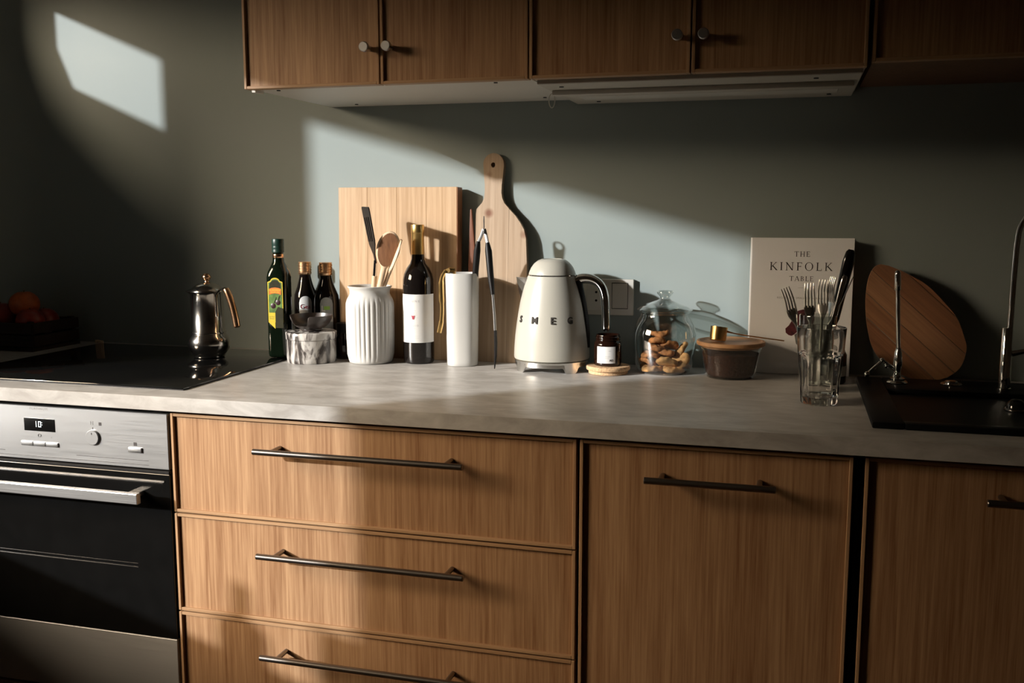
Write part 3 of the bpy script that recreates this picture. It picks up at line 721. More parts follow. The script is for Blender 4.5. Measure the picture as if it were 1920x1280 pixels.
# ---- ribbed crock with utensils
ck = thing('utensil_crock', 'white ribbed ceramic crock holding spoons and a spatula', 'crock', at(.2006, -.1235))
def ribs(r, z, a):
    w = min(1, max(0, (z-.012)/.006)) * min(1, max(0, (.150-z)/.012)) if r > .05 else 0
    return r - .0016*w*(1-abs(cos(15*a)))**1.4*1.6, z
MB().lathe([(0, 0), (.046, 0), (.0495, .002), (.0515, .008), (.0545, .02), (.0555, .05), (.0560, .10), (.0560, .128), (.0555, .138), (.0530, .147), (.0490, .154), (.0462, .160), (.0462, .167), (.0478, .172), (.0510, .1755), (.0512, .1775), (.0490, .1785), (.0455, .176), (.0425, .168), (.0425, .158), (.050, .14), (.052, .12), (.052, .02), (.045, .008), (0, .007)], 216, fn=ribs).build('crock_body', 'ceramic_m', ck, 60)
# wooden spoons
def spoon(name, lab, tip, bowl_c, dirn, width, length, rot_bowl, mats):
    e = thing(name, lab, 'spoon', at(*tip))
    return e
def loft(mb, secs, n=20):
    """secs: (centre, half width vec, half depth vec)"""
    vs = []; fs = []
    for c, a, b_ in secs:
        c, a, b_ = Vector(c), Vector(a), Vector(b_)
        for k in range(n): t = 2*pi*k/n; vs.append(tuple(c + a*cos(t) + b_*sin(t)))
    for i in range(len(secs)-1):
        for k in range(n): j = (k+1) % n; fs.append((i*n+k, i*n+j, (i+1)*n+j, (i+1)*n+k))
    fs.append(tuple(range(n))); fs.append(tuple((len(secs)-1)*n+k for k in range(n)))
    return mb.add(vs, fs)
def make_spoon(base, top, side, bw_, blen, hw, lab, dish=True):
    """base, top in world-relative coords; side = unit vector across the bowl"""
    base, top, side = Vector(base), Vector(top), Vector(side).normalized()
    ax = (top-base); L = ax.length; ax.normalize(); side = (side - ax*side.dot(ax)).normalized(); nor = ax.cross(side).normalized()
    e = thing('wooden_spoon', lab, 'spoon', at(*base))
    secs = []; o = Vector((0, 0, 0))
    hl = L - blen
    for i in range(8): t = i/7; secs.append((ax*hl*t, side*(hw*(.85+.15*t)), nor*hw*.75))
    for i in range(1, 17):
        t = i/16; w = bw_*sqrt(max(0, 1-((t-.55)/.46)**2)); w = max(w, .002 if i == 16 else hw*(1-.5*(t > .9)))
        secs.append((ax*(hl+blen*t), side*w, nor*(.0052*(1-.55*t))))
    loft(MB(), secs, 24).build('spoon_body', 'lightwood', e, 60)
    if dish:
        m = MB(); vs = []; fs = []; n = 28
        c = ax*(hl+blen*.54)
        rings = [(1, .0), (.8, .0022), (.5, .004), (.2, .0048)]
        for f, dpt in rings:
            for k in range(n):
                t = 2*pi*k/n; vs.append(tuple(c + side*bw_*.84*f*cos(t) + ax*blen*.43*f*sin(t) - nor*(.0006 + .0052*(1-.55*(.54+.43*f*sin(t)))*sqrt(max(0, 1-(.84*f*cos(t))**2)))))
        for i in range(3):
            for k in range(n): j = (k+1) % n; fs.append((i*n+k, i*n+j, (i+1)*n+j, (i+1)*n+k))
        fs.append(tuple(3*n+k for k in range(n)))
        m.add(vs, fs).build('spoon_dish', 'spoonwood_shaded', e, 60)
    return e
make_spoon((.181, -.1196, .014), (.271, -.152, .303), (1, .25, 0), .0265, .092, .0062, 'wooden spoon with streaked brown bowl, its shade put in the colour, facing the viewer in the crock')
make_spoon((.166, -.112, .018), (.288, -.140, .285), (-.50, .86, .05), .023, .088, .0060, 'pale wooden spoon seen edge-on, rightmost in the crock', False)
# black slotted spatula, blade seen nearly edge-on
sp = thing('spatula', 'black slotted spatula with steel neck standing in the ribbed crock', 'spatula', at(.196, -.120, .012))
b0, b1 = Vector((.0, 0, 0)), Vector((.024, -.018, .190))
MB().tube([b0, b0.lerp(b1, .5), b1], [.0055, .0065, .0062], 14).build('handle', 'lightwood', sp)
b2 = Vector((.0275, -.020, .226))
MB().tube([b1*.98, b2], [.0042, .0038], 14).build('ferrule', 'chrome', sp)
# blade: along the view line so that it shows its edge; four slots between five fingers
top = Vector((.0085, -.028, .345)); ax = (top-b2).normalized(); wd = Vector((.60, -.80, 0)); wd = (wd-ax*wd.dot(ax)).normalized(); nr = ax.cross(wd).normalized(); Lb = (top-b2).length
def bl(u, v, h): return tuple(b2 + ax*u*Lb + wd*v + nr*h)
bld = MB()
def plate(mb, pts, th=.0011):
    n = len(pts); mb.add([bl(u, v, -th) for u, v in pts] + [bl(u, v, th) for u, v in pts], [tuple(range(n)), tuple(range(2*n-1, n-1, -1))] + [(i, (i+1) % n, n+(i+1) % n, n+i) for i in range(n)])
W = .036
plate(bld, [(.82, -W), (.82, W), (.97, W*1.0), (1.0, W*.9), (1.03, -W*.9), (1.0, -W)])
plate(bld, [(-.06, -.0042), (-.06, .0042), (.12, .008), (.30, W*.80), (.36, W*.86), (.36, -W*.86), (.30, -W*.80), (.12, -.008)])
fw = [(-1, -.72), (-.42, -.25), (.05, .22), (.5, .70), (.9, 1.0)]
for a, b_ in ((-1.0, -.70), (-.46, -.20), (.04, .30), (.54, 1.0)): plate(bld, [(.36, a*W*.9), (.36, b_*W*.9), (.82, b_*W), (.82, a*W)])
bld.build('blade', 'black', sp, 0)

# ---- wine bottle
wn = thing('wine_bottle', 'dark wine bottle with gold capsule and white label', 'bottle', at(.311, -.0985))
MB().lathe([(0, .004), (.028, 0), (.0335, .001), (.0355, .005), (.0358, .02), (.0358, .182), (.0352, .194), (.0325, .206), (.0265, .219), (.0185, .230), (.0150, .240), (.0140, .252), (.0140, .300)], 56).build('glass_body', 'dark_glass', wn, 50)
MB().lathe([(.0144, .251), (.0146, .2512), (.0146, .299), (.0148, .2995), (.0151, .3005), (.0151, .3165), (.0145, .3185), (0, .319)], 40).build('capsule', 'gold_foil', wn, 40)
RW = .0362; aw = -pi/2 + radians(6)
def wrapw(z, off=0.0006, x=0.0): return lambda a, b_, c: ((RW+off)*cos(aw+(a+x)/RW), (RW+off)*sin(aw+(a+x)/RW), z+b_)
vs = []; fs = []
for i in range(33):
    a = radians(-88) + aw + radians(176)*i/32
    for z in (.050, .161): vs.append((RW*cos(a), RW*sin(a), z))
for i in range(32): fs.append((2*i, 2*i+2, 2*i+3, 2*i+1))
wl_ = MB().add(vs, fs).build('label', 'paper', wn, 60); wl_['label'] = 'white paper wine label'
text_mb('Y U N E', .0066, 1.1, mapf=wrapw(.1455)).build('label_lettering', 'grey_ink', wl_, 0)
text_mb('C L I O', .0056, 1.1, mapf=wrapw(.0895)).build('label_lettering', 'grey_ink', wl_, 0)
for z, x, t_ in ((.124, -.001, '~ · ~'), (.119, 0, '- ~ · -'), (.1145, .001, '· - ~ -'), (.108, .006, '· ~'), (.1035, .005, ':'), (.083, 0, '·····'), (.0655, .006, '·········'), (.061, .006, '·······')):
    text_mb(t_, .005, 1.0, mapf=wrapw(z, x=x)).build('label_print', 'grey_ink', wl_, 0)
em = [(-.0050, .1115), (-.0030, .1130), (0, .1122), (.0030, .1130), (.0052, .1112), (.0030, .1105), (.0028, .1070), (.0016, .1040), (-.0014, .1040), (-.0026, .1070), (-.0028, .1103)]
MB().add([wrapw(0, .0008, -.003)(a, b_, 0) for a, b_ in em], [tuple(range(len(em)))]).build('label_emblem', 'red_ink', wl_, 0)

# ---- white vase with tongs, nutcracker and a stick
vs_ = thing('tall_vase', 'tall plain white cylindrical vase right of the wine bottle', 'vase', at(.4200, -.1040))
def roundsq(r, z, a): k = (abs(cos(a-.3))**2.6 + abs(sin(a-.3))**2.6)**(-1/2.6); return r*k, z
MB().lathe([(0, 0), (.0335, 0), (.0352, .002), (.0355, .01), (.0375, .12), (.0385, .208), (.0378, .2105), (.0362, .2105), (.0355, .205), (.034, .10), (.0325, .012), (0, .008)], 64, fn=roundsq).build('vase_body', 'ceramic', vs_, 50)
tg = thing('tongs', 'steel tongs with black grips hooked over the rim of the white vase', 'tongs', at(0, 0))
hg = Vector((.4800, -.128, .300))
rg = [(-.0085, .300), (.0085, .300)] + [(.0105*cos(a), .328+.0105*sin(a)) for a in [pi*q/12 for q in range(13)]]
holed_prism(rg, 0, .3285, .0062, -.0009, .0009).build('hanging_loop', 'steel', tg, 0, (.480, -.128, 0), (0, 0, radians(110)))
MB().tube([(.477, -.128, .306), (.483, -.128, .306)], .0022, 8).build('pivot', 'steel', tg)
for sgn, pts in ((-1, [(.4790, -.128, .310), (.472, -.127, .292), (.465, -.125, .280)]), (1, [(.4810, -.128, .310), (.486, -.130, .292), (.490, -.132, .276)])):
    MB().tube(pts, .0016, 8, flat=2.4, up=(0, 1, 0)).build('spring_arm', 'steel', tg)
MB().tube([(.466, -.125, .283), (.462, -.122, .262), (.455, -.113, .215), (.446, -.104, .150)], [.0045, .0078, .0072, .0045], 12, flat=1.1).build('grip', 'black', tg)
MB().tube([(.489, -.131, .280), (.492, -.133, .262), (.499, -.140, .205), (.506, -.148, .166)], [.0045, .0078, .0072, .0045], 12, flat=1.1).build('grip', 'black', tg)
MB().tube([(.446, -.104, .150), (.436, -.098, .060), (.432, -.096, .012)], .003, 8, flat=1.6).build('arm', 'steel', tg)
MB().tube([(.506, -.148, .168), (.511, -.151, .120), (.513, -.152, .082)], [.0028, .003, .003], 8, flat=1.5).build('arm', 'steel', tg)
MB().tube([(.513, -.152, .088), (.514, -.152, .06), (.5135, -.152, .03), (.511, -.152, .0015)], [.0034, .0036, .0032, .001], 10, flat=1.4).build('tip', 'black', tg)
nc = thing('nutcracker', 'brass nutcracker hooked over the left rim of the white vase', 'nutcracker', at(0, 0))
MB().tube([(.386, -.122, .214), (.396, -.118, .2175), (.406, -.114, .2165)], [.004, .006, .0045], 10, flat=.8).lathe([(0, -.006), (.0052, -.006), (.0052, .006), (0, .006)], 16, M=Matrix.Translation((.3935, -.119, .2165)) @ Matrix.Rotation(pi/2, 4, 'X')).build('hinge', 'brass', nc)
MB().tube(bez([(.3885, -.124, .216), (.3800, -.129, .198), (.3800, -.132, .165), (.3820, -.134, .130), (.3800, -.135, .100), (.3750, -.136, .076)], 6), [.0050]*8+[.0062]*8+[.0046]*8+[.0054]*7, 10, flat=.8).build('leg', 'brass', nc)
MB().tube([(.404, -.114, .214), (.408, -.110, .18), (.404, -.106, .12), (.400, -.104, .08)], [.0036, .004, .0034, .0036], 10).build('leg', 'brass', nc)
tag(MB().prism([(.408, 0), (.434, 0), (.431, .12), (.4275, .225), (.4180, .352), (.4165, .355), (.4140, .352), (.4090, .225), (.408, .12)], -.026, -.020, .001).build('wooden_server', 'stick', None, 30, at(0, 0)), 'dark red-brown tapered wooden server standing between the two boards', 'server')

# ---- kettle
KX, KY = .631, -.1065
kt = thing('kettle', 'cream retro electric kettle with chrome handle and SMEG lettering', 'kettle', at(KX, KY))
KP = [(.0835, .0265), (.0842, .030), (.0836, .050), (.0818, .075), (.0788, .100), (.0752, .125), (.0708, .150), (.0660, .170), (.0608, .188), (.0560, .202), (.0535, .2085)]
def kr(z):
    for (ra, za), (rb, zb) in zip(KP, KP[1:]):
        if za <= z <= zb: return ra + (rb-ra)*(z-za)/(zb-za)
    return KP[-1][0]
MB().lathe([(0, .0265)] + KP + [(.050, .2088), (0, .2088)], 96).build('kettle_body', 'cream', kt, 40)
MB().lathe([(.0522, .2088), (.0530, .2092), (.0530, .2108), (.0520, .2112)], 72).build('lid_ring', 'chrome', kt, 40)
MB().lathe([(.050, .2110), (.0520, .2115), (.0505, .2170), (.0465, .2260), (.0400, .2350), (.0320, .2415), (.0235, .2450), (.0215, .2450), (.0210, .2442), (0, .2442)], 72).build('lid', 'cream', kt, 30)
def legs(r, z, a):
    if z > .012: return r, z
    d = abs(((a - pi/4 + pi/4) % (pi/2)) - pi/4)      # 0 at leg centre (45 deg steps)
    w = min(1, max(0, (d - radians(8))/radians(7))); w = w*w*(3-2*w)
    return r, z + .0125*w
MB().lathe([(.060, .0255), (.0800, .0258), (.0832, .0235), (.0828, .0195), (.0815, .0115), (.0820, .0), (.0790, .0), (.0785, .0115), (.074, .018), (0, .018)], 144, fn=legs).build('base', 'chrome_soft', kt, 40)
ap = -pi/2 + radians(-1.5)
for ch, a0 in zip('SMEG', (-47.0, -15.5, 14.5, 43.5)):
    a_ = -pi/2 + radians(a0)
    zl = .1150
    def kf(u, v, w, a_=a_): z = zl+v; r = kr(z) + .0009 + w; return (r*cos(a_+u/r), r*sin(a_+u/r), z)
    text_mb(ch, .0205, 1.0, mapf=kf, extrude=.0010, bold=.00045).build('lettering', 'letter', kt, 0)
# handle: chrome arch on the right side
hp = bez([(.050, 0, .1955), (.066, 0, .2035), (.088, 0, .2025), (.106, 0, .1920), (.1165, 0, .172), (.1200, 0, .145), (.1212, 0, .115), (.1215, 0, .0885)], 6)
n = len(hp)
MB().tube(hp, [.0125 - .0030*min(1, i/(n*.35)) for i in range(n-1)] + [.007], 16, flat=[1.1]*n, up=(0, 0, 1)).build('handle', 'chrome', kt)
MB().tube([(h.x-.0012, h.y-.0022, h.z) if False else (h.x - .0045*(i/n), h.y, h.z-.0080*(1-i/n)) for i, h in enumerate(hp[3:-1])], .0046, 12, flat=1.25, up=(0, 0, 1)).build('handle_grip', 'black', kt)
MB().tube([(kr(z)*cos(radians(-4)) + .0012, kr(z)*sin(radians(-4)), z) for z in (.052, .08, .11, .14, .165, .185, .198)], [.003, .005, .006, .0065, .007, .008, .009], 10, flat=1.3, up=(1, 0, 0)).build('handle_spine', 'black', kt)
# spout on the left
so = MB(); vs = []; fs = []
for z, out, hw in ((.150, .0, .010), (.170, .010, .016), (.190, .020, .0205), (.2035, .027, .022)):
    r = kr(z) - .004
    vs += [(-r, -hw, z), (-r-out-.004, 0, z), (-r, hw, z)]
for i in range(3):
    fs += [(3*i, 3*i+1, 3*i+4, 3*i+3), (3*i+1, 3*i+2, 3*i+5, 3*i+4)]
fs += [(9, 10, 11), (0, 1, 2)]
so.add(vs, fs).build('spout', 'chrome_soft', kt, 0)

# ---- wall socket
sk_ = thing('wall_socket', 'cream double wall socket behind the kettle handle', 'socket', (0, 0, 0))
MB().box(.681, .797, -.0125, -.0005, T+.114, T+.196, .0015, 2).build('frame', 'socket', sk_)
MB().box(.690, .7245, -.0135, -.010, T+.123, T+.187, .001, 1).build('insert', 'socket', sk_)
ip = MB().box(.7485, .784, -.0135, -.010, T+.130, T+.187, .001, 1).build('insert', 'socket', sk_)
g_ = MB()
for a in ((.7475, .785, T+.1288, T+.130), (.7475, .785, T+.187, T+.1882), (.7475, .7485, T+.1288, T+.1882), (.784, .785, T+.1288, T+.1882), (.7245, .7255, T+.123, T+.187)): g_.box(a[0], a[1], -.0127, -.0110, a[2], a[3])
g_.build('groove', 'black', sk_, 0)
for z in (.147, .166): MB().lathe([(0, .0006), (.0028, .0006), (.0028, 0), (0, 0)], 16).build('socket_hole', 'black', sk_, 0, (.712, -.0135, T+z), (pi/2, 0, 0))

# ---- cork coaster and candle
co = thing('cork_coaster', 'round two-tier cork coaster under the dark candle', 'coaster', at(.763, -.131))
MB().lathe([(0, 0), (.041, 0), (.0425, .0012), (.0425, .0075), (.0420, .0082)], 56).build('lower_disc', 'cork', co, 40)
MB().lathe([(.0418, .0082), (.0465, .0088), (.0475, .0105), (.0475, .0155), (.0462, .0175), (.040, .0180), (0, .0180)], 56).build('upper_disc', 'cork', co, 40)
ca = thing('candle_jar', 'dark amber candle jar with cream label on the cork coaster', 'candle', at(.762, -.132, .018))
MB().lathe([(0, .001), (.026, 0), (.0292, .0015), (.0298, .005), (.0298, .046), (.0290, .050), (.0255, .0535), (.0250, .055), (.0268, .0558), (.0268, .0575), (.0252, .0585), (.0252, .060), (.0268, .061), (.0268, .0627), (.0252, .0637), (.0252, .0665), (.0245, .0675), (.0232, .067), (.0232, .05), (.0275, .044), (.0275, .035)], 56).build('glass_jar', 'amber', ca, 45)
MB().lathe([(0, .034), (.0272, .034), (.0272, .012), (0, .012)], 40).build('wax', 'cream', ca, 40)
MB().tube([(0, 0, .034), (.0005, 0, .042)], .0008, 6).build('wick', 'ink', ca)
vs = []; fs = []; RC = .0301; ac = -pi/2 + radians(2)
for i in range(21):
    a = ac - .0215/RC + .043/RC*i/20
    for z in (.0075, .0435): vs.append((RC*cos(a), RC*sin(a), z))
for i in range(20): fs.append((2*i, 2*i+2, 2*i+3, 2*i+1))
cl_ = MB().add(vs, fs).build('label', 'paper', ca, 60)
def wrapc(x, z): return lambda a, b_, c: ((RC+.0004)*cos(ac+(a+x)/RC), (RC+.0004)*sin(ac+(a+x)/RC), z+b_)
for t_, x, z, s_, m_ in (('|', -.0185, .040, .0026, 'grey_ink'), ('------- ----', -.0100, .0350, .0030, 'grey_ink'), ('-----', .0085, .0345, .0034, 'ink'), ('--', -.016, .027, .0030, 'grey_ink'), ('|', -.006, .0270, .0026, 'ink'), ('---', -.0160, .0240, .0030, 'grey_ink'), ('---- ------', .004, .0225, .0032, 'ink'), ('-- --- ---', .001, .0193, .0032, 'ink'), ('--', -.0165, .0120, .0030, 'grey_ink'), ('AD', .0120, .0140, .0060, 'ink'), ('------', .0120, .0098, .0026, 'ink')):
    text_mb(t_, s_, 1.0, mapf=wrapc(x, z), bold=.0002 if t_ == 'AD' else 0).build('label_lettering', m_, cl_, 0)

# ---- glass jar of cookies
JX, JY = .877, -.078
jr = thing('cookie_jar', 'round clear glass jar with knobbed glass lid full of cookies', 'jar', at(JX, JY))
MB().lathe([(0, .003), (.050, .002), (.054, 0), (.057, .002), (.0605, .010), (.0650, .030), (.0685, .052), (.0695, .072), (.0680, .090), (.0630, .105), (.0560, .117), (.0520, .123), (.0515, .129), (.0545, .131), (.0560, .133), (.0545, .1345)], 72).build('glass_body', 'jar_glass', jr, 50)
MB().lathe([(.0500, .126), (.0505, .1345), (.0585, .1350), (.0600, .1370), (.0592, .1390), (.0560, .1405), (.0540, .1430), (.046, .1470), (.030, .1530), (.016, .1575), (.0115, .1600), (.0105, .1640), (.0130, .1680), (.0172, .1715), (.0180, .1745), (.0160, .1785), (.008, .1805), (0, .1808)], 64).build('lid', 'jar_glass', jr, 50)
def cookie_mesh(r, th, seed, twist):
    rnd = random.Random(seed); ph = [rnd.uniform(0, 6.28) for _ in range(6)]
    def fn(rr, z, a):
        k = 1 + .06*sin(3*a+ph[0]) + .04*sin(5*a+ph[1]) + .03*sin(9*a+ph[2])
        zz = z + (twist*sin(2*a+ph[3])*(rr/r)**2) + (.0012*sin(7*a+ph[4])*(rr/r) if z > 0 else 0)
        return rr*k, zz
    return MB().lathe([(0, -th/2), (r*.8, -th/2), (r*.97, -th*.3), (r, 0), (r*.95, th*.35), (r*.75, th*.55), (r*.62, th*.42), (r*.4, th*.62), (r*.2, th*.5), (0, th*.6)], 30, fn=fn)
ck_m = []
for i, (r, th, tw, mt) in enumerate(((.023, .011, .002, 'cookie2'), (.021, .010, .004, 'cookie'), (.019, .012, .003, 'cookie'))):
    me = cookie_mesh(r, th, i+3, tw); o = me.build('cookie', mt, None, 60); ck_m.append(o)
spots = [(-.022, -.030, .011, 0, 0, .1, 0), (.024, -.028, .012, .15, .1, 0, 0), (.000, .022, .011, 0, .1, 1, 1), (-.034, .010, .012, .1, 0, 2, 2), (.036, .014, .012, 0, -.1, 1, 1),
         (-.030, -.022, .026, .2, .15, .4, 1), (.010, -.036, .026, -.5, .1, 0, 0), (.036, -.018, .028, -.7, -.5, 1, 0), (.004, .012, .026, 0, .2, 2, 1), (-.036, .014, .027, .1, .2, 2, 2),
         (-.026, -.024, .040, .1, -.1, .8, 1), (.006, -.018, .044, .3, .1, 1.2, 2), (.034, .006, .046, -.3, -.9, .3, 0), (-.010, .012, .041, .1, .1, 2.2, 1),
         (-.014, -.022, .055, .15, .1, .3, 2), (.010, -.004, .060, .2, .3, 1.0, 1), (-.012, -.016, .070, .1, -.15, 2.0, 2), (-.004, .010, .057, 0, .1, .5, 1), (-.008, -.008, .084, .1, .1, 1.5, 1)]
for i, (x, y, z, rx, ry, rz, k) in enumerate(spots):
    src = ck_m[k]; o = src if i == [q[6] for q in spots].index(k) else src.copy()
    if o is not src: COL.objects.link(o)
    o.location = at(JX+x, JY+y, z); o.rotation_euler = (rx, ry, rz*2)
    tag(o, {18: 'topmost golden cookie of the heap in the glass jar', 12: 'pale cookie propped upright near the top right of the jar heap', 7: 'pale cookie tilted against the lower right side of the jar', 6: 'pale round cookie lying flat in the front middle of the jar', 1: 'pale cookie on the jar bottom at the front right', 0: 'pale cookie on the jar bottom at the front left'}.get(i, 'golden brown cookie in the middle of the heap in the glass jar'), 'cookie', 'cookies in the glass jar')

# ---- cocoa bowl with wooden lid and scoop
CX, CY = 1.021, -.1065
cc = thing('cocoa_bowl', 'glass bowl of dark cocoa powder with round wooden lid', 'bowl', at(CX, CY))
MB().lathe([(0, .0015), (.044, .001), (.0485, 0), (.0505, .002), (.0525, .010), (.0580, .035), (.0635, .060), (.0660, .064), (.0665, .0675), (.0640, .0680)], 64).build('glass_body', 'bowl_glass', cc, 50)
MB().lathe([(0, .0045), (.0465, .0045), (.0500, .010), (.0555, .035), (.0590, .051), (.045, .0535), (.02, .052), (0, .0545)], 64, fn=lambda r, z, a: (r, z + (.0014*sin(3*a)+.001*sin(7*a+1) if z > .05 and r > .01 else 0))).build('cocoa', 'cocoa', cc, 60)
MB().lathe([(0, .0640), (.0600, .0640), (.0605, .0690), (.0700, .0690), (.0715, .0705), (.0715, .0755), (.0705, .0775), (.0655, .0780), (.0620, .0755), (.0580, .0745), (0, .0745)], 72).build('wooden_lid', 'lidwood', cc, 40)
sc_ = thing('coffee_scoop', 'small brass measuring scoop with long handle lying on the wooden lid', 'scoop', at(CX-.027, CY-.012, .0765), (radians(-9), radians(5), 0))
MB().lathe([(0, .0012), (.0150, .0012), (.0172, .0030), (.0180, .0310), (.0171, .0310), (.0163, .004), (0, .003)], 40).build('cup', 'brass', sc_, 40)
MB().tube([(.0165, -.002, .0230), (.03, -.003, .0210), (.06, -.004, .0190), (.1350, -.006, .0175)], [.0026, .0014, .0014, .0013], 10).build('handle', 'copper', sc_)

# ---- book
bk = thing('cookbook', 'white hardback book titled THE KINFOLK TABLE leaning on the wall', 'book', at(0, -.0395), (radians(-1.5), 0, 0))
bx0, bx1, bh = 1.0560, 1.2650, .2930
MB().box(bx0, bx1, 0, .0022, .0005, bh, .0006, 1).build('front_cover', 'cover', bk, 0)
MB().box(bx0, bx1, .0288, .031, .0005, bh, .0006, 1).build('back_cover', 'cover', bk, 0)
MB().lathe([(.0155, .0005), (.0155, bh)], 16, a0=pi/2, a1=3*pi/2).build('spine', 'cover', bk, 60, (bx0+.0005, .0155, 0)).scale = (.28, 1, 1)
MB().box(bx0+.003, bx1-.004, .0022, .0288, .004, bh-.0045).build('pages', 'pages', bk, 0)
bc = 1.1600
serif_text('THE', .0108, .0024, bc, .2535, -.0004).build('title_lettering', 'ink', bk, 0)
serif_text('KINFOLK', .0172, .0054, bc-.002, .2240, -.0004).build('title_lettering', 'ink', bk, 0)
serif_text('TABLE', .0102, .0022, bc, .2015, -.0004).build('title_lettering', 'ink', bk, 0)
MB().box(bc-.006, bc+.006, -.0005, .0005, .1870, .1874).build('title_rule', 'grey_ink', bk, 0)
flat_text('RECIPES FOR SMALL GATHERINGS', .0058, bc, .1650, -.0004, 'grey_ink', 'title_lettering', bk, 1.12)
flat_text('N', .006, bc-.014, .158, -.0004, 'grey_ink', 'title_lettering', bk)
fl = [(0, .035), (.006, .030), (.012, .0285), (.017, .031), (.022, .036), (.030, .041), (.040, .043), (.048, .047), (.055, .055), (.058, .066), (.055, .078), (.045, .085), (.034, .086), (.024, .083), (.016, .074), (.012, .062), (.006, .051), (-.001, .044)]
MB().add([(1.132+a, -.0004, .055+b_) for a, b_ in fl], [tuple(range(len(fl)))]).build('cover_picture', 'beet', bk, 0)
st_ = [(.018, .031), (.022, .012), (.036, -.002), (.058, -.01), (.062, .02), (.050, .044), (.038, .042), (.026, .037)]
MB().add([(1.132+a, -.0003, .055+b_) for a, b_ in st_], [tuple(range(len(st_)))]).build('cover_picture', 'beet_leaf', bk, 0)

# ---- tumbler (faceted)
tu = thing('drinking_glass', 'clear faceted empty drinking glass standing nearest the worktop edge', 'glass', at(1.1965, -.3580))
def facet(r, z, a):
    if r < .004: return r, z
    if z >= .094: return r, z
    w = min(1, (.094-z)/.004)
    return r - w*(.0008 + .0026*(1-abs(cos(5*a))**.7)), z
out = [(0, .003), (.026, .002), (.0315, 0), (.0335, .003), (.0350, .020), (.0372, .050), (.0395, .080), (.0403, .0900), (.0408, .0940), (.0412, .0960), (.0425, .120), (.0438, .1395), (.0434, .1410)]
inn = [(.0422, .1410), (.0418, .1395), (.0405, .120), (.0385, .095), (.0360, .070), (.0330, .040), (.0305, .018), (.028, .0140), (0, .0130)]
k_ = len(out)
def tf(r, z, a): return facet(r, z, a) if (r, z) in out else (r, z)
MB().lathe(out + inn, 90, fn=tf).build('glass_body', 'tumbler', tu, 40)

# ---- cutlery glass
GX, GY = 1.193, -.224
cg = thing('cutlery_glass', 'tall clear glass holding forks and knives behind the drinking glass', 'glass', at(GX, GY))
MB().lathe([(0, .002), (.028, 0), (.031, .003), (.0335, .06), (.0355, .148), (.0350, .1495), (.0340, .1485), (.032, .06), (.0290, .010), (0, .008)], 56).build('glass_body', 'jar_glass', cg, 50)
def fork(base, tip, face, lab, L=.19):
    base, tip, face = Vector(base), Vector(tip), Vector(face)
    ax = (tip-base).normalized(); face = (face-ax*face.dot(ax)).normalized(); sd = ax.cross(face).normalized(); Lf = (tip-base).length
    e = thing('fork', lab, 'fork', at(*base), group=None)
    loft(MB(), [(ax*Lf*t, sd*w, face*h) for t, w, h in ((0, .002, .001), (.01, .007, .0015), (.15, .006, .0016), (.45, .0032, .0018), (.62, .003, .0018), (.66, .006, .0014), (.72, .0105, .0012), (.78, .0112, .0010))], 12).build('fork_body', 'cutlery', e, 50)
    for k in range(4):
        o = (-1.5+k)*.0060
        pts = [ax*Lf*(.765+.235*q) + sd*(o*(1-.10*q)) + face*(.004*sin(pi*q*.9)) for q in (0, .25, .5, .75, 1)]
        MB().tube(pts, [.0019, .0018, .0016, .0014, .0007], 6, flat=.75).build('tine', 'cutlery', e, 60)
    return e
fork((GX-.002, GY+.010, .012), (1.128, -.238, .202), (.35, -.9, .2), 'steel fork leaning furthest left in the cutlery glass')
fork((GX-.008, GY-.012, .012), (1.1735, -.235, .212), (.1, -1, 0), 'upright steel fork facing the viewer, second from left in the cutlery glass')
fork((GX+.004, GY-.006, .012), (1.2005, -.250, .220), (-.35, -.9, 0), 'steel fork with long curved tines, third from left in the cutlery glass')
fork((GX+.014, GY+.008, .012), (1.2190, -.225, .224), (-.85, -.5, 0), 'steel fork turned sideways, rightmost fork in the cutlery glass')
kn_ = thing('kitchen_knife', 'knife with thick black handle sticking out of the cutlery glass', 'knife', at(GX+.006, GY+.012, .012))
kd = Vector((.049, -.012, .262))
loft(MB(), [(kd*t, Vector((1, .2, -.2)).normalized()*w, Vector((0, 1, 0))*h) for t, w, h in ((.44, .006, .006), (.50, .0095, .007), (.70, .0105, .0075), (.92, .0115, .008), (.99, .009, .007), (1.01, .005, .004))], 14).build('handle', 'blackgloss', kn_, 50)
loft(MB(), [(kd*t, Vector((1, .2, -.2)).normalized()*w, Vector((0, 1, 0))*.0008) for t, w in ((.0, .001), (.06, .006), (.44, .009))], 8).build('blade', 'cutlery', kn_, 50)
tk = thing('table_knife', 'slim bright steel table knife leaning right in the cutlery glass', 'knife', at(GX+.002, GY-.018, .040))
kd = Vector((.0435, -.010, .189))
loft(MB(), [(kd*t, Vector((1, .2, -.23)).normalized()*w, Vector((0, 1, 0))*h) for t, w, h in ((0, .001, .0006), (.05, .005, .0008), (.5, .0055, .001), (.54, .0030, .002), (.70, .0036, .0025), (.93, .0056, .003), (.985, .005, .0026), (1, .002, .001))], 12).build('knife_body', 'cutlery', tk, 50)
tag(MB().tube([(GX+.010, GY+.004, .012), (1.232, GY-.008, .170), (1.2535, GY-.016, .226)], [.001, .0015, .0011], 8).build('skewer', 'chrome', None, 50, at(0, 0)), 'thin steel skewer at the right edge of the cutlery glass', 'skewer')

# ---- dark jar with pale band behind
dj = thing('dark_jar', 'low dark jar with a pale paper band behind the glasses', 'jar', at(1.2130, -.116))
MB().lathe([(0, 0), (.040, 0), (.042, .003), (.042, .058), (.039, .064), (.037, .070), (.037, .076), (0, .077)], 48).build('jar_body', 'blackgloss', dj, 50)
MB().lathe([(.0423, .016), (.0426, .0163), (.0426, .0365), (.0423, .0368)], 48).build('paper_band', 'paper', dj, 50)

